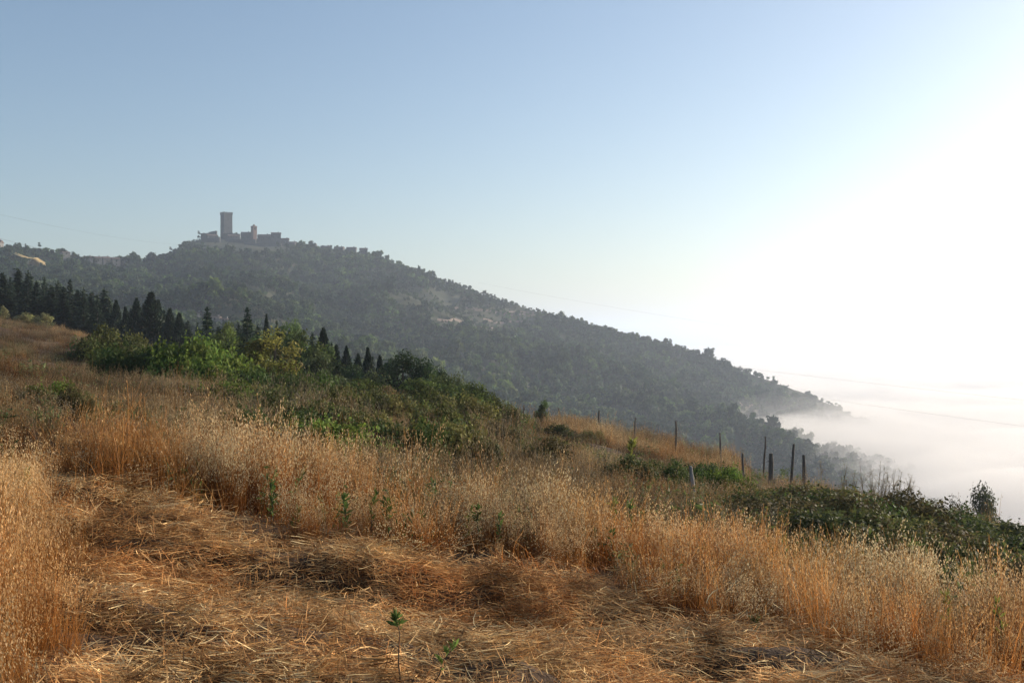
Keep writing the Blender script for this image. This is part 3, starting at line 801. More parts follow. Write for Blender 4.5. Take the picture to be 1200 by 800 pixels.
for px, top, base, wd, p, prx, ph, lb in (
    (115, 386, 412, 46, BSH[0], 1.5, 1.1, 'dark round bush on the crest left of the long hedge'),
    (140, 392, 414, 40, BSH[2], 1.4, .9, 'pale green bush on the crest beside the dark round bush'),
    (168, 398, 428, 52, DRK, 1.5, 1.1, 'dark shaded left end of the long hedge'),
    (196, 399, 432, 56, DRK, 1.5, 1.1, 'dark middle bush of the long hedge'),
    (222, 397, 438, 50, BRT, 1.4, 1.0, 'bright topped bush at the right of the long hedge'),
    (250, 412, 446, 44, BRT, 1.4, 1.0, 'bright green low bush below the lone fir'),
    (265, 424, 452, 40, BRT, 1.4, 1.0, 'small bright green bush left of the yellow green tree'),
    (300, 428, 462, 56, DRK, 1.5, 1.1, 'dark bush under the yellow green tree'),
    (345, 430, 468, 70, DRK, 1.5, 1.1, 'large dark bush right of the yellow green tree'),
    (395, 455, 486, 60, BSH[2], 1.4, .9, 'mid green bush above the two dark bramble hollows'),
    (440, 462, 492, 70, BSH[2], 1.4, .9, 'spreading green bush in front of the light green tree'),
    (330, 470, 520, 90, DRK, 1.5, 1.1, 'dark hollow bramble in the middle of the field, left of the other'),
    (375, 472, 518, 70, BSH[0], 1.5, 1.1, 'leafy green bramble between the two dark hollow ones'),
    (460, 486, 542, 100, DRK, 1.5, 1.1, 'dark hollow bramble nearer the tall oats, the right one of two'),
    (505, 492, 545, 66, BSH[2], 1.4, .9, 'green bramble at the right flank of the dark hollow one'),
    (415, 482, 525, 60, BSH[2], 1.4, .9, 'yellowish green bramble between the field hollows'),
    (540, 505, 552, 56, BSH[0], 1.5, 1.1, 'bramble standing alone behind the middle of the oats'),
    (500, 458, 490, 56, BSH[0], 1.5, 1.1, 'bush at the foot of the light green leafy tree'),
    (540, 462, 496, 54, BSH[2], 1.4, .9, 'leafy bush at the field edge below the bright green tree'),
    (575, 470, 500, 46, BSH[0], 1.5, 1.1, 'bush at the right foot of the bright green tree'),
    (612, 492, 506, 40, BSH[2], 1.4, .9, 'green bush left of the first fence post'),
    (655, 500, 512, 40, BSH[1], 1.2, 1.0, 'green bush behind the leaning fence post'),
    (690, 508, 518, 40, BSH[2], 1.4, .9, 'low bush behind the third fence post'),
    (62, 456, 482, 30, BRT, 1.4, 1.0, 'bright green weedy bush alone in the dry field at left'),
    (90, 470, 494, 24, BSH[3], 1.2, 1.2, 'grey green weedy bush just right of the bright one at left'),
    (640, 520, 556, 60, BSH[3], 1.2, 1.2, 'brownish green bush in the hollow behind the oats'),
    (600, 515, 545, 50, BSH[2], 1.4, .9, 'yellowish bush in the rough grass behind the oats'),
    (768, 534, 566, 64, DRK, 1.5, 1.1, 'dark shaded bush under the grassy bank, left of two'),
    (825, 537, 568, 64, DRK, 1.5, 1.1, 'dark shaded bush under the grassy bank, right of two'),
    (735, 536, 572, 36, BSH[1], 1.2, 1.0, 'dark leafy bush round the foot of the yellow leaved plant'),
    (850, 548, 576, 46, BRT, 1.4, 1.0, 'bright green bush between bank and thin fence post')):
    bush_at(px, top, min(ybase(px, base), 74), wd, p, prx, ph, lb)
# brush filling the middle of the field and the edge before the thicket
def brush(n_, x0, x1, y0, y1, smin, smax, ok, label, group):
    n = 0
    while n < n_:
        px = rng.uniform(x0, x1); py = rng.uniform(y0, y1)
        if not ok(px, py): continue
        Y = ybase(px, py); X = (px - 600) / F * Y
        if edge_d(X, Y) > 12 or Y > 90: continue
        v = int(rng.integers(6))
        p, prx = ((BSH[0], 1.5), (BSH[1], 1.2), (BSH[2], 1.4), (BSH[3], 1.2), (BSH[2], 1.4), (BRT, 1.4))[v]
        zb = float(z_near(np.array([X]), np.array([Y]))[0])
        q = rng.uniform(smin, smax)
        plant_thing('brush_bush', p, BP, (X, Y, zb - .1), rng.uniform(0, 6.28), (q, q, q * rng.uniform(.8, 1.2)), label, 'bush', group)
        n += 1
brush(38, 235, 610, 436, 500, .6, 1.15, lambda px, py: py < 472 + (px - 235) * .11 and py > 437 + (px - 235) * .15, 'leafy green bush in the brush at the foot of the thicket trees', 'brush at the foot of the thicket')
brush(30, 270, 580, 482, 545, .45, .95, lambda px, py: abs(py - (500 + (px - 300) * .18)) < 24, 'small bramble in the green strip across the middle of the dry field', 'small brambles in the middle of the field')
brush(26, 600, 860, 515, 585, .3, .65, lambda px, py: py < 545 + (px - 600) * .12, 'low olive green bush in the rough ground below the fence line', 'low bushes below the fence line')
# scrub of the right slope
SC = [BSH[0], BSH[1], BSH[2], BSH[3], DRK]
SCR = (1.5, 1.2, 1.4, 1.2, 1.5); SCH = (1.1, 1.0, .9, 1.2, 1.1)
n = 0
while n < 230:
    px = rng.uniform(830, 1290); py = rng.uniform(558, 720)
    Y = ybase(px, py)
    X = (px - 600) / F * Y
    if Y < 11.2 or Y > 50 or edge_d(X, Y) > 5: continue
    lim = 574 + (px - 850) * .20
    if py < lim - 6: continue
    v = int(rng.integers(5))
    zb = float(z_near(np.array([X]), np.array([Y]))[0])
    s = rng.uniform(.5, .95) * (.55 + .45 * min(1, (Y - 10) / 8))
    if X < 3.2 and Y < 17: continue
    line = np.interp(px, [830, 870, 900, 950, 1000, 1060, 1117, 1200, 1300], [566, 562, 558, 560, 572, 584, 601, 614, 640]) + rng.uniform(0, 8)
    if 400 - F * (zb + s * SCH[v] * .8 - EYE) / Y < line: continue
    plant_thing('scrub_bush', SC[v], BP, (X, Y, zb - .1), rng.uniform(0, 6.28), (s * 1.15, s * 1.15, s * rng.uniform(.7, 1.05)), 'low green scrub bush in the thicket covering the slope behind the pale oats', 'bush', 'scrub bushes on the right slope')
    n += 1

# ------------------------------------------------------------------ forest on the castle hill
def far_crown(h, rx, n=170, c=(.05, .065, .03), pointed=False):
    b = MB()
    cl = 9
    a = rng.uniform(0, 2 * np.pi, cl); q = np.sqrt(rng.uniform(0, 1, cl))
    zc = h * rng.uniform(.30, .80, cl)
    sh = (1 - zc / h) * 1.3 if pointed else np.sqrt(np.clip(1 - (zc / h - .5) ** 2 * 3, .2, 1))
    cen = np.stack((q * rx * .7 * sh * np.cos(a), q * rx * .7 * sh * np.sin(a), zc), -1)
    rad = rng.uniform(.6, 1.1, cl) * rx * (.40 if not pointed else .3)
    cols = np.asarray(c) * rng.uniform(.65, 1.4, (cl, 1))
    crown_leaves(b, cen, rad, n, rx * .22, cols)
    b.tube([(0, 0, -1.5), (0, 0, h * .5)], [rx * .08, rx * .04], (.05, .04, .03), 4)
    return b.mesh('far_tree', M_farleaf)
FAR = [far_crown(7, 3.6, c=c) for c in ((.048, .078, .036), (.064, .100, .038), (.040, .064, .036), (.055, .076, .042), (.080, .108, .044), (.046, .070, .036))]
FARBIG = [far_crown(7.5, 3.6, n=420, c=c) for c in ((.10, .14, .045), (.14, .185, .05), (.07, .10, .04), (.12, .145, .055))]  # lighter leaves than FAR: sunlight on the lower crowns painted into their colour
FARP = [far_crown(9, 2.0, n=260, c=(.028, .042, .022), pointed=True)]

def clearing(X, Y):
    px = 600 + F * X / Y; z = z_far(X, Y); py = 400 - F * (z - EYE) / Y
    c = .84 * np.exp(-(((px - 572) / 66) ** 2 + ((py - 376) / 17) ** 2) ** 3)
    c = np.maximum(c, .8 * np.exp(-(((px - 500) / 50) ** 2 + ((py - 352) / 12) ** 2) ** 2))
    c = np.maximum(c, np.exp(-(((px - 287) / 66) ** 2 + ((py - 287) / 17) ** 2) ** 4))
    c = np.maximum(c, .9 * np.exp(-(((px - 130) / 30) ** 2 + ((py - 305) / 6) ** 2) ** 2))
    c = np.maximum(c, .9 * np.exp(-(((px - 42) / 22) ** 2 + ((py - 309) / 9) ** 2) ** 2))
    c = np.maximum(c, .8 * np.exp(-(((px - 250) / 26) ** 2 + ((py - 380) / 8) ** 2) ** 2))
    return c
n = 110000
Y = np.sqrt(rng.uniform(360 ** 2, 1210 ** 2, n)); X = rng.uniform(-.58, .50, n) * Y
z = z_far(X, Y)
px = 600 + F * X / Y
ry = np.interp(px, PXC, RYY)
k = (Y < ry + 8) & (z > -112) & (clearing(X, Y) < rng.uniform(.15, 1, n)) & (rng.uniform(size=n) < .10 + .90 * sstep(.31, .44, fbm(X / 60., Y / 26., 61, 3)))
k &= ~((px > 236) & (px < 345) & (Y > ry - 22))
X, Y, z, px, ry = X[k], Y[k], z[k], px[k], ry[k]
# thin by distance between crowns
fine = np.where(Y > ry - 30, .56, 1.)
cell = np.floor(X / (4.8 * fine)) * 100000 + np.floor(Y / (5.4 * fine)) + fine
_, first = np.unique(cell, return_index=True)
X, Y, z, px, ry = X[first], Y[first], z[first], px[first], ry[first]
py = 400 - F * (z - EYE) / Y
cl_ = clearing(X, Y)
sz = np.where(cl_ > .3, .55, 1) * np.clip(np.exp(rng.normal(-.08, .34, len(X))), .45, 1.7) * np.where(py > 420, 1.2, 1.0) * (.7 + .6 * fbm(X / 35., Y / 35., 67, 2)) * np.where(Y > ry - 30, .54, 1)
# trees drawn one by one: the nearest in view and the ones on the skyline
fz = z.copy()
edgeY = 39.4 / (.717 * (px - 600) / F + .697)
near_line = 400 + 1267 * (.155 * (px - 600) / F + .041) + 2090 / np.maximum(edgeY, 1)
top_py = 400 - F * (z + 7 * sz - EYE) / Y
vis = (px > 0) & (px < 1100) & (top_py < near_line - 6)
vis &= ~((px < 260) & (top_py > 352))
score = np.where(vis, sz / Y, 0)
big = np.argsort(-score)[:190]
skyl = np.where((Y > ry - 9) & (px > 0) & (px < 1010))[0]
skyl = rng.permutation(skyl)[:95]
single = np.unique(np.concatenate((big, skyl)))
mask = np.ones(len(X), bool); mask[single] = False
skyset = set(skyl.tolist())
for i in single:
    sky_ = i in skyset and i not in set(big.tolist())
    me = FARBIG[int(rng.integers(4))] if rng.uniform() > .06 or not sky_ else FARP[0]
    o = link('forest_tree', me, None, (X[i], Y[i], z[i] - .3), rng.uniform(0, 6.28))
    s = sz[i]
    o.scale = (s, s, s * rng.uniform(.85, 1.2))
    if sky_: tag(o, 'small rounded tree on the skyline ridge of the castle hill', 'tree', 'trees along the hill skyline')
    else: tag(o, 'green tree in the wood covering the lower slopes of the castle hill', 'tree', 'nearer trees of the hillside wood')
m = mask
scatter('forest', np.stack((X[m], Y[m], z[m] - .3), -1), rots(m.sum(), .05), sc3(m.sum(), .95, 1.05, .15) * sz[m][:, None], [source('far_tree', q) for q in FAR])
# pointed dark trees along the far skyline
for px_, top, wd, lb in ((46, 281, 8, 'dark pointed tree on the skyline above the sunlit bank'), (30, 283, 5, 'small pointed tree on the skyline left of the larger one'), (200, 287, 8, 'pointed tree alone on the ridge left of the castle'), (218, 280, 9, 'round topped tree on the slope just left of the castle wall'), (233, 268, 7, 'slim pointed tree at the left end of the castle wall'), (441, 290, 14, 'tall tree group crown on the ridge right of the village'), (276, 270, 4, 'tiny round tree beside the tall stone tower')):
    Yr = float(np.interp(px_, PXC, RYY)) - 12
    Xr = (px_ - 600) / F * Yr
    zb = float(z_far(np.array([Xr]), np.array([Yr]))[0]) - 1
    zt = EYE + (400 - top) / F * Yr
    o = link('ridge_tree', FARP[0] if px_ not in (218, 441, 276) else FARBIG[2], None, (Xr, Yr, zb), 1.)
    rx = wd / F * Yr / 2
    base = 2.0 if px_ not in (218, 441, 276) else 3.6
    bh = 9 if px_ not in (218, 441, 276) else 7.5
    o.scale = (rx / base, rx / base, max(zt - zb, 3) / bh)
    tag(o, lb, 'tree')

# ------------------------------------------------------------------ castle and village
def root(name, loc, rz, label, cat, group=None):
    o = bpy.data.objects.new(name, None); COL.objects.link(o); o.location = loc; o.rotation_euler = (0, 0, rz)
    return tag(o, label, cat, group)
def part(name, b, mat, parent): return link(name, b.mesh(name, mat), parent)
def ridge_xy(px, dy=0):
    Y = float(np.interp(px, PXC, RYY)) + dy
    return (px - 600) / F * Y, Y
def zpx(py, Y): return EYE + (400 - py) / F * Y

# tall tower
X, Y = ridge_xy(265.3, -8)
zb, zt = zpx(279, Y), zpx(249.2, Y)
t = root('stone_tower', (X, Y, zb), R(40), 'tall square stone keep rising highest on the castle hilltop', 'tower')
H = zt - zb
b = MB(); b.box((-4.9, -4.9, -3), (4.9, 4.9, H - 2.6), taper=.12); part('wall', b, M_stone, t)
b = MB(); b.box((-5.15, -5.15, H - 2.6), (5.15, 5.15, H - .5))
part('parapet', b, M_stone, t)
for sx in (-4.4, -1.5, 1.5, 4.4):
    for sy in (-4.6, 4.6):
        for sw_ in (0, 1):
            b = MB()
            x, y = (sx, sy) if not sw_ else (sy, sx)
            b.box((x - .55, y - .5, H - .5), (x + .55, y + .5, H + .35)); part('merlon', b, M_stone, t)
for zz in (.35, .7):
    b = MB(); b.box((-.4, -4.98, H * zz), (.4, -4.7, H * zz + 1.6)); part('window', b, M_dark, t)
    b = MB(); b.box((4.7, -.4, H * (zz - .12)), (4.98, .4, H * (zz - .12) + 1.6)); part('window', b, M_dark, t)
# bell tower
X, Y = ridge_xy(297.6, -10)
zb, zt = zpx(281, Y), zpx(265, Y)
H = zt - zb
t = root('bell_tower', (X, Y, zb), R(48), 'slim brick bell tower with pointed top right of the stone keep', 'tower')
b = MB(); b.box((-2.35, -2.35, -3), (2.35, 2.35, H - 4.2)); part('wall', b, M_brick, t)
for sx in (-1, 1):
    for sy in (-1, 1):
        b = MB(); b.box((sx * 1.8 - .55, sy * 1.8 - .55, H - 4.2), (sx * 1.8 + .55, sy * 1.8 + .55, H - 1.4)); part('pier', b, M_brick, t)
b = MB(); b.box((-1.2, -1.2, H - 4.2), (1.2, 1.2, H - 1.4)); part('bell_opening', b, M_dark, t)
b = MB(); b.box((-2.5, -2.5, H - 1.4), (2.5, 2.5, H)); part('cornice', b, M_brick, t)
b = MB(); b.tube([(0, 0, H), (0, 0, H + 1.2), (0, 0, H + 2.4)], [1.7, 1.2, .1], (.5, .5, .5), 8); part('roof', b, M_roof, t)

def curtain(px0, px1, py0, py1, low, label, name='castle_wall', dy=-14, depth=2.2):
    X0, Y0 = ridge_xy(px0, dy); X1, Y1 = ridge_xy(px1, dy)
    z0, z1, zl = zpx(py0, Y0), zpx(py1, Y1), zpx(low, (Y0 + Y1) / 2)
    L = math.hypot(X1 - X0, Y1 - Y0)
    Y0 = Y1 = (Y0 + Y1) / 2
    L = X1 - X0
    t = root(name, (X0, Y0, zl), R(-3), label, 'wall')
    b = MB()
    ns = 9
    xx = np.linspace(0, L, ns)
    tops = np.interp(xx, [0, L], [z0 - zl, z1 - zl]) + rng.normal(0, .35, ns)
    for i in range(ns - 1):
        b.box((xx[i], 0, -4), (xx[i + 1] - .003, depth + (i % 2) * .2, (tops[i] + tops[i + 1]) / 2))
    part('wall_face', b, M_stone, t)
    for i in range(3):
        x = L * (i + .6) / 3.3
        b = MB(); b.box((x, -.9, -4), (x + 2.2, -.003, tops.mean() * .82), taper=.2); part('buttress', b, M_stone, t)
    return t
curtain(231, 258, 272.5, 272, 286, 'grey stone castle wall left of and below the tall keep')
curtain(258.3, 282, 272.3, 274, 286, 'grey stone castle wall right below the tall keep', dy=-20)
curtain(302, 345, 279, 284.5, 291, 'low long stone wall under the buildings right of the bell tower', dy=-26)

curtain(232, 262, 278, 279.5, 291, 'lower grey stone wall below the castle wall at its left', dy=-40)
curtain(264, 300, 279.5, 281, 291, 'lower grey stone wall in the middle of the castle slope', dy=-44)
curtain(286, 330, 284, 286, 293, 'lowest grey terrace wall under the long wall of the castle', dy=-58)
def house(px, base, top, wpx, label, dpt=7, rz=0., mat=None, dy=-10, cat='house', roofh=.28, group=None, Y=None):
    if Y is None: X, Y = ridge_xy(px, dy)
    else: X = (px - 600) / F * Y
    wdt = wpx / F * Y
    zb, zt = zpx(base, Y), zpx(top, Y)
    H = zt - zb; rh = H * roofh; wh = H - rh
    t = root('house', (X, Y, zb), rz, label, cat, group)
    b = MB(); b.box((-wdt / 2, -dpt / 2, -4), (wdt / 2, dpt / 2, wh)); part('wall', b, mat or M_plaster, t)
    e = .4
    b = MB()
    V = [(-wdt / 2 - e, -dpt / 2 - e, wh + .003), (wdt / 2 + e, -dpt / 2 - e, wh + .003), (wdt / 2 + e, dpt / 2 + e, wh + .003), (-wdt / 2 - e, dpt / 2 + e, wh + .003), (-wdt / 2 - e, 0, H), (wdt / 2 + e, 0, H)]
    b.add(V, (.5, .5, .5), [(0, 1, 5, 4), (2, 3, 4, 5), (0, 3, 2, 1)], [(1, 2, 5), (3, 0, 4)])
    rf = part('roof', b, M_roof, t)
    b = MB(); b.box((wdt * .2, -.5, wh + rh * .3), (wdt * .2 + .8, .5, H + .8)); part('chimney', b, mat or M_plaster, rf)
    nw = max(1, int(wdt / 4))
    for i in range(nw):
        x = -wdt / 2 + wdt * (i + .5) / nw
        b = MB(); b.box((x - .45, -dpt / 2 - .03, wh * .45), (x + .45, -dpt / 2 + .1, wh * .45 + 1.3)); part('window', b, M_dark, t)
    return t
house(288.5, 283, 271.8, 11, 'stone house between the castle keep and the bell tower', mat=M_stone)
house(273, 281, 275, 12, 'low stone building at the right foot of the keep', mat=M_stone, dy=-28, rz=R(30))
house(248, 281, 274.5, 13, 'broad low stone building left of the keep', mat=M_stone, dy=-28, rz=R(38))
house(310, 283, 274.6, 15, 'long low stone house right of the bell tower', mat=M_stone, dy=-14)
house(323.5, 283, 272.3, 11, 'tall stone block at the right end of the hilltop castle', mat=M_stone, rz=R(10), roofh=.15)
house(334, 287, 279, 9, 'house stepping down right of the tall stone block', mat=M_stone, rz=R(6))
house(343, 290, 283, 8, 'pale house at the top of the ridge village', dy=-20)
house(366, 293, 285.5, 9, 'house on the ridge left of the village gap', mat=M_stone)
house(382, 296, 288, 10, 'second ridge house along the village skyline', mat=M_stone)
house(398, 297, 289, 10, 'third ridge house along the village skyline', mat=M_stone, rz=R(-8))
house(412, 298, 289.5, 11, 'wide ridge house before the last one of the village', mat=M_stone)
house(426, 299, 290.5, 9, 'last ridge house left of the tall tree crown', mat=M_stone, rz=R(8))
house(357, 300, 296.5, 6, 'small white walled house on the slope under the ridge village', dy=-60)
for px_, bs, tp, wd, lb in ((103, 309, 300, 9, 'leftmost grey house of the saddle hamlet'), (114, 309, 300.5, 8, 'second grey house of the saddle hamlet, beside the leftmost'), (124, 310, 300.5, 8, 'pale tall house in the middle of the saddle hamlet'), (135, 310, 301.5, 9, 'house right of the pale tall one in the saddle hamlet'), (147, 310, 303, 10, 'rightmost low house of the saddle hamlet'), (76, 300, 294.5, 9, 'house half hidden by trees left of the saddle hamlet')):
    house(px_, bs, tp, wd, lb, dy=-45, rz=R(rng.uniform(30, 45)))
house(-2, 299, 281.5, 8, 'tall red roofed house cut by the left edge of the skyline', dy=-15, roofh=.18)
for px_, py_, wd, lb in ((231, 372, 7, 'small pale house alone in the valley trees'), (253, 377, 10, 'white walled house in the valley right of the lone fir'), (263, 379, 9, 'house with light roof beside the white walled valley house')):
    Xh, Yh, zh = hill_point(px_, py_)
    house(px_, py_, py_ - 6.5, wd, lb, Y=Yh, dpt=5)

# sunlit dry banks on the left skyline slope
for px_, py_, wd, hh, lb in ((29, 302, 10, 5.5, 'left one of the sunlit banks'), (39.5, 303.5, 6, 3, 'small'), (52, 310, 12, 8, 'right')):
    Yb = float(np.interp(px_, PXC, RYY)) - 70
    Xb = (px_ - 600) / F * Yb
    zb = zpx(py_, Yb)
    L = wd / F * Yb; hh = hh / F * Yb
    b = MB()
    nn = 9
    u = np.linspace(0, 1, nn)
    top = hh * np.sin(np.pi * (u * .8 + .15)) ** .6 * (1 + rng.normal(0, .07, nn))
    lo = np.stack((u * L - L / 2, -3 - 3 * u, np.full(nn, -.15 * hh)), -1)
    hi = np.stack((u * L - L / 2 - 3.5, 4 + 0 * u, top), -1)
    bk = hi + np.array([-1, 9, -hh * 1.2]); 
    V = np.concatenate((lo, hi, bk))
    i = np.arange(nn - 1)
    Q = np.concatenate([np.stack((i + a * nn, i + 1 + a * nn, i + 1 + (a + 1) * nn, i + (a + 1) * nn), -1) for a in (0, 1)])
    b.add(V, (.5, .5, .5), Q)
    tag(link('dry_field', b.mesh('dry_field', M_hay), None, (Xb, Yb, zb), R(62)), kind='structure')

# terrace walls on the hill flank
for px0, px1, py_, lb in ((528, 560, 361, 'shortest upper left terrace wall on the hill flank'), (556, 626, 365.5, 'long uppermost terrace wall on the hill flank'), (590, 628, 369, 'bright terrace wall just under the long uppermost one'), (512, 545, 376, 'left terrace wall in the middle of the flank'), (566, 618, 377, 'right terrace wall in the middle of the flank'), (510, 536, 383, 'lowest left terrace wall on the flank'), (548, 600, 385, 'lowest right terrace wall on the flank'), (868, 884, 476, 'pale wall beside the gully where the fog begins')):
    b = MB()
    ns = 8
    prev = None
    P = []
    for q in np.linspace(px0, px1, ns):
        x, y, zz = hill_point(q, py_ + 1)
        P.append((x, y, zz))
    P = np.array(P); P[:, 1] = np.convolve(np.pad(P[:, 1], 2, mode='edge'), np.ones(5) / 5, 'valid'); 
    P[:, 2] = z_far(P[:, 0], P[:, 1])
    hgt = 2.0
    V = []
    for x, y, zz in P: V += [(x, y - .5, zz - 2), (x, y - .3, zz + hgt), (x, y + .5, zz + hgt), (x, y + .6, zz - 2)]
    Q = []
    for i in range(ns - 1):
        for a in range(3): Q.append((i * 4 + a, i * 4 + 4 + a, i * 4 + 5 + a, i * 4 + 1 + a))
    V = np.array(V); org = P[0]
    b.add(V - org, (.5, .5, .5), Q)
    tag(link('terrace_wall', b.mesh('terrace_wall', M_terrace), None, org), lb, 'wall')

# ------------------------------------------------------------------ fence posts
def post(px, top, bot, Y, rad, label, mat=M_post, lean=(0, 0), group='fence posts along the field edge'):
    X = (px - 600) / F * Y
    zt = zpx(top, Y)
    zb = min(float(z_near(np.array([X]), np.array([Y]))[0]), zpx(bot, Y)) - .25
    H = zt - zb
    b = MB()
    zz = np.linspace(0, H, 6)
    P = np.stack((lean[0] * zz + rng.normal(0, .012, 6), lean[1] * zz + rng.normal(0, .012, 6), zz), -1)
    b.tube(P, rad * .66 * np.array([1.1, 1.05, 1, .97, .93, .72]), (.5, .5, .5), 8)
    P0 = (X - lean[0] * H, Y, zb)
    tag(link('fence_post', b.mesh('fence_post', mat), None, P0), label, 'fence post', group)
post(614, 474, 496, 58, .06, 'thin fence post nearest the thicket, first in the line', lean=(.04, 0))
post(655, 478, 506, 54, .07, 'fence post standing over the leaning stump')
post(650, 504, 515, 50, .10, 'short dark post leaning steeply to the right', lean=(.55, 0))
post(702, 481, 508, 51, .07, 'faded brown fence post right of the leaning stump', M_grey if False else M_post)
post(744.5, 489, 516, 48, .055, 'thin dark fence post above the yellow leaved plant', lean=(.03, 0))
post(792, 493, 522, 46, .075, 'straight dark fence post on the grassy bank')
post(844, 507, 528, 43, .06, 'short topped fence post right of the grassy bank', lean=(-.02, 0))
post(896, 511, 543, 40, .055, 'slender brown fence post behind the thick dark one', lean=(.02, 0))
post(870.5, 531, 566, 34, .06, 'thin dark post nearer than the bank, left of the thick post')
post(903.5, 531, 562, 35, .13, 'thickest dark squat fence post in the line')
post(930, 520, 556, 37, .075, 'tall brown post leaning slightly right of the thick one', lean=(.05, 0))
post(942, 533, 557, 37, .095, 'short brown post closest to the dry stalks')
post(809, 546, 577, 20, .055, 'pale grey weathered post alone in front of the bank', M_grey, lean=(-.1, 0), group='fence posts along the field edge')

# ------------------------------------------------------------------ single plants
def stalk(h, branch=True):
    b = MB()
    P = np.stack((np.linspace(0, rng.normal(0, .2) * h, 5), np.linspace(0, rng.normal(0, .08) * h, 5), np.linspace(-.2, h, 5)), -1)
    b.tube(P, [.013, .012, .010, .007, .004], (.24, .19, .10), 4)
    for k in range(11):
        f = rng.uniform(.45, 1)
        q = np.array([np.interp(f, np.linspace(0, 1, 5), P[:, c]) for c in range(3)])
        d = unit(np.array([rng.normal(0, .55), rng.normal(0, .45), 1.1])) * rng.uniform(.10, .34) * (1.3 - f)* 2
        b.tube([q, q + d * .6 + np.array([0, 0, -.02]), q + d], [.006, .005, .003], (.22, .18, .10), 4)
        m = int(rng.integers(4, 10))
        b.quads(q + d + rng.normal(0, .035, (m, 3)) * np.array([1, 1, .3]), rdir(m) * .014, rdir(m) * .009, jit((.24, .20, .11), m, .2))
    return b.mesh('dry_stalk', M_weed)
STK = [stalk(h_) for h_ in (1.7, 1.5, 1.3, 1.6, 1.1, 1.8, 1.4)]
for i in range(34):
    px = rng.uniform(950, 1085) if i > 17 else rng.normal(1034, 13)
    Y = rng.uniform(30, 35)
    X = (px - 600) / F * Y
    zb = float(z_near(np.array([X]), np.array([Y]))[0])
    o = link('dry_stalk', STK[i % 7], None, (X, Y, zb), rng.uniform(0, 6.28))
    s = rng.uniform(.7, .95)
    zt = zpx(np.interp(px, [940, 1000, 1034, 1085], [536, 546, 541, 562]) + rng.uniform(0, 22), Y)
    o.scale = (s, s, max(zt - zb, .5) / (1.7, 1.5, 1.3, 1.6, 1.1, 1.8, 1.4)[i % 7])
    tag(o, 'tall dry brown fennel stalk standing against the fog right of the posts', 'plant', 'dry stalks at the brink')

def leafy_sprig(h, n, c, lean=(0, 0), leaf=.04, stemr=.006, topw=.5, lo=.1):
    st, lf = MB(), MB()
    t = np.linspace(0, 1, 6)
    P = np.stack((lean[0] * h * t ** 1.3 + rng.normal(0, .008, 6), lean[1] * h * t, h * t - .05), -1)
    st.tube(P, stemr * (1.1 - .7 * t), (.5, .5, .5), 6)
    tt = lo + (1 - lo) * rng.uniform(0, 1, n) ** topw
    pos = np.stack([np.interp(tt, t, P[:, i]) for i in range(3)], -1)
    out = unit(np.stack((rng.normal(0, .6, n), rng.normal(0, .6, n), rng.uniform(.4, 1.2, n)), -1))
    L = leaf * rng.uniform(.6, 1.2, n)
    B = unit(np.cross(out, rdir(n)))
    lf.quads(pos + out * L[:, None], out * L[:, None], B * (L * .30)[:, None], jit(c, n, .22))
    return st.mesh('stem', M_bark), lf.mesh('leaf', M_weed)
def sprig_at(px, py, Y, h, n, c, label, cat='plant', name='leafy_weed', group=None, **kw):
    X = (px - 600) / F * Y
    zb = float(z_near(np.array([X]), np.array([Y]))[0])
    return plant_thing(name, leafy_sprig(h, n, c, **kw), ('stem', 'leaf'), (X, Y, zb), 0, (1, 1, 1), label, cat, group)
GRN = (.085, .135, .035)
Yb = 5.35
sprig_at(470, 790, Yb, .38, 34, GRN, 'thin upright sapling with a green leafy tip in the cut straw', 'sapling', 'green_sapling', lean=(-.08, 0), leaf=.030, stemr=.0045, topw=.12, lo=.2)
sprig_at(491, 795, Yb - .05, .33, 30, (.13, .19, .045), 'thin sapling leaning to the right with a green tip in the cut straw', 'sapling', 'green_sapling', lean=(.52, .1), leaf=.026, stemr=.0045, topw=.14, lo=.2)
for px, top, Y, n_, lb in ((322, 560, 9.9, 46, 'tall green weed at the left end of the oats row'), (340, 590, 9.7, 26, 'small dark green weed low in the oats beside the tall one'), (408, 575, 9.5, 50, 'green weed with long leaves in front of the bright oats, left of three'), (432, 572, 9.6, 40, 'green weed in the middle of three before the bright oats'), (457, 580, 9.5, 46, 'green weed, right one of three before the bright oats'), (545, 590, 10, 30, 'pale green weed among the oats left of centre'), (558, 588, 10, 40, 'fresh green weed with upright leaves near the middle of the oats'), (582, 598, 9.8, 30, 'little green weed right of the middle of the oats'), (706, 580, 11.2, 46, 'left clump of upright broad green leaves behind the oats'), (722, 583, 11.1, 40, 'middle clump of upright broad green leaves behind the oats'), (740, 583, 11, 40, 'right clump of upright broad green leaves behind the oats'), (884, 742, 7.9, 34, 'small green weed low in the brown grass at lower right'), (1107, 690, 8.6, 34, 'green weed among pale oats near the right edge'), (1180, 696, 8.2, 40, 'yellowish weed with leaves closest to the right edge'), (30, 545, 8.2, 40, 'pale green leafy weed rising over the left foreground oats'), (67, 590, 8.6, 26, 'dark green weed in the shadow beside the left foreground oats'), (165, 597, 9.3, 20, 'tiny fresh green weed by the start of the track')):
    X = (px - 600) / F * Y
    zb = float(z_near(np.array([X]), np.array([Y]))[0])
    h = max(zpx(top, Y) - zb, .18)
    sprig_at(px, 0, Y, h, n_, GRN if 'yellow' not in lb and 'pale' not in lb else (.20, .22, .05), lb, 'weed', 'leafy_weed', leaf=.038, topw=.6, lo=.3, lean=(rng.normal(0, .1), 0))
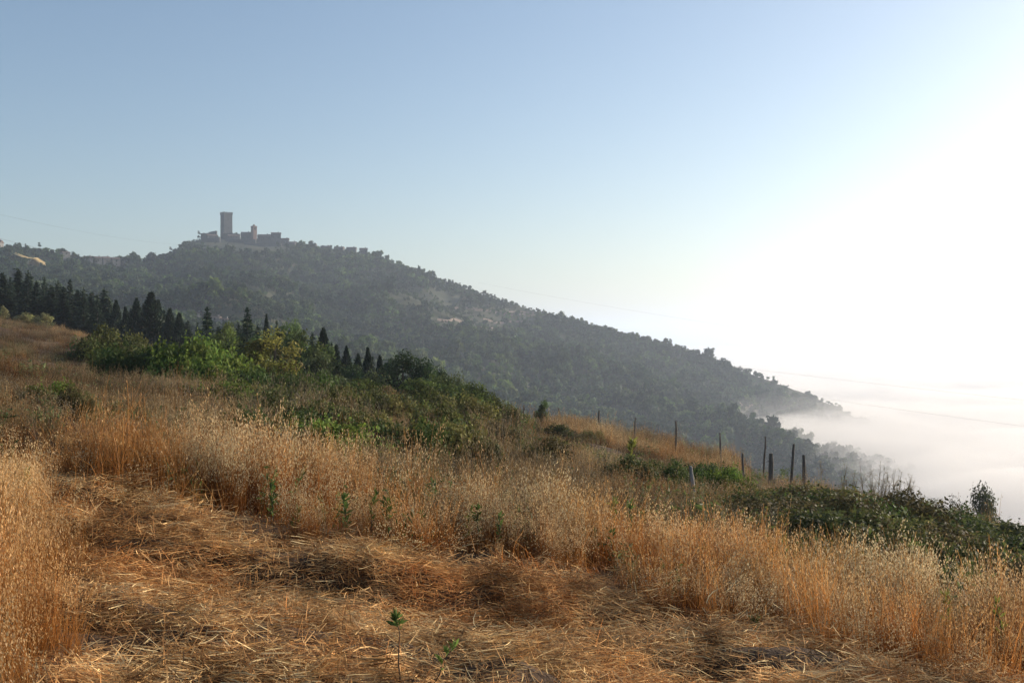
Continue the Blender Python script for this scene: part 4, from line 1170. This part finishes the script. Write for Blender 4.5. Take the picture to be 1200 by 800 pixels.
for px, top, Y, c, lb in ((738, 515, 25, (.22, .23, .05), 'young plant with yellow leaves at its top, standing before the bank'),):
    X = (px - 600) / F * Y
    zb = float(z_near(np.array([X]), np.array([Y]))[0])
    sprig_at(px, 0, Y, zpx(top, Y) - zb, 70, c, lb, 'plant', 'yellow_leaved_plant', leaf=.085, stemr=.014, topw=.35, lo=.4, lean=(.06, 0))

# ------------------------------------------------------------------ overhead cables
def cable(p0, p1, sag, label, rad=.03):
    P0, P1 = np.array(world(*p0)), np.array(world(*p1))
    t = np.linspace(0, 1, 41)
    P = P0 + (P1 - P0) * t[:, None]
    P[:, 2] -= sag * 4 * t * (1 - t)
    b = MB(); b.tube(P - P0, rad, (.05, .05, .05), 5)
    tag(link('power_cable', b.mesh('power_cable', M_wire), None, P0), label, 'cable', 'overhead cables')
cable((-160, 232, 260), (190, 312, 620), 4, 'lower cable crossing the sky at the left skyline', .034)
cable((-160, 212, 300), (235, 288, 760), 4, 'higher fainter cable crossing the sky left of the castle', .022)
cable((560, 331, 700), (1330, 446, 420), 3, 'cable crossing the bright sky right of the ridge', .018)
cable((560, 388, 620), (1330, 482, 400), 2, 'upper cable crossing the dark lower flank of the hill', .026)
cable((560, 402, 600), (1330, 516, 390), 2, 'lower cable crossing the dark lower flank into the fog', .026)

# ------------------------------------------------------------------ fog and haze
def vol_mat(name, density, color, aniso, noise=None):
    m, t, out = new_mat(name)
    v = N(t, 'ShaderNodeVolumePrincipled')
    v.inputs['Color'].default_value = (*color, 1)
    v.inputs['Density'].default_value = density
    v.inputs['Anisotropy'].default_value = aniso
    t.links.new(v.outputs[0], out.inputs['Volume'])
    return m, t, v

# sea of fog: an undulating top over the whole plain, closed below
def fog_body(name, x0, x1, y0, y1, nx, ny, topf, bottom, mat, warp=False):
    xs = np.linspace(x0, x1, nx); ys = np.geomspace(y0, y1, ny) if warp else np.linspace(y0, y1, ny)
    Xq, Yq = np.meshgrid(xs, ys)
    Z = topf(Xq, Yq)
    V = np.concatenate((np.stack((Xq, Yq, Z), -1).reshape(-1, 3), np.stack((Xq, Yq, np.full_like(Z, bottom)), -1).reshape(-1, 3)))
    c = nx; r = ny; off = nx * ny
    i = np.arange(r - 1)[:, None] * c + np.arange(c - 1)[None]
    Q = [np.stack((i, i + 1, i + c + 1, i + c), -1).reshape(-1, 4), np.stack((i + off, i + c + off, i + c + 1 + off, i + 1 + off), -1).reshape(-1, 4)]
    def wall(idx):
        a, b_ = idx[:-1], idx[1:]
        Q.append(np.stack((a, a + off, b_ + off, b_), -1))
    wall(np.arange(c)); wall((np.arange(c) + (r - 1) * c)[::-1])
    wall((np.arange(r) * c)[::-1]); wall(np.arange(r) * c + c - 1)
    me = mesh_from(name, V, np.concatenate(Q), None, mat, True)
    return tag(link(name, me), kind='stuff')

M_fog, _, _ = vol_mat('fog', .02, (.945, .92, .89), .2)  # beige tint in all fog layers stands in for the bank's self-shadowing
M_fog2, _, _ = vol_mat('fog_upper', .008, (.945, .92, .89), .2)
M_fog3, _, _ = vol_mat('fog_thin', .0014, (.945, .92, .89), .2)
def fog_top(base, amp, seed):
    def f(X, Y):
        px = 600 + F * X / Y
        f = np.maximum(sstep(-70, 10, Y - np.interp(px, SPUR[:, 0], SPUR[:, 2])), sstep(1015, 1085, px + (fbm(X / 40., Y / 40., 71, 2) - .5) * 40))
        return base - 75 * (1 - f) + (fbm(X / 100., Y / 100., seed, 4) - .5) * amp + (fbm(X / 30., Y / 30., seed + 9, 2) - .5) * 6
    return f
fog_body('fog', 60, 6000, 250, 13000, 220, 220, fog_top(-69, 32, 201), -148.2, M_fog, warp=True)
fog_body('fog', 61, 6003, 251, 13010, 220, 220, fog_top(-61, 48, 301), -148.6, M_fog2, warp=True)
fog_body('fog', 62, 6006, 252, 13020, 220, 220, fog_top(-52, 60, 401), -149.0, M_fog3, warp=True)

M_haze, _, _ = vol_mat('haze', HAZE_DENSITY, (.74, .85, 1.0), .40)
b = MB(); b.box((-15100, -70, -153), (15100, 13700, 190))
me = b.mesh('haze', M_haze)
tag(link('haze', me), kind='stuff')
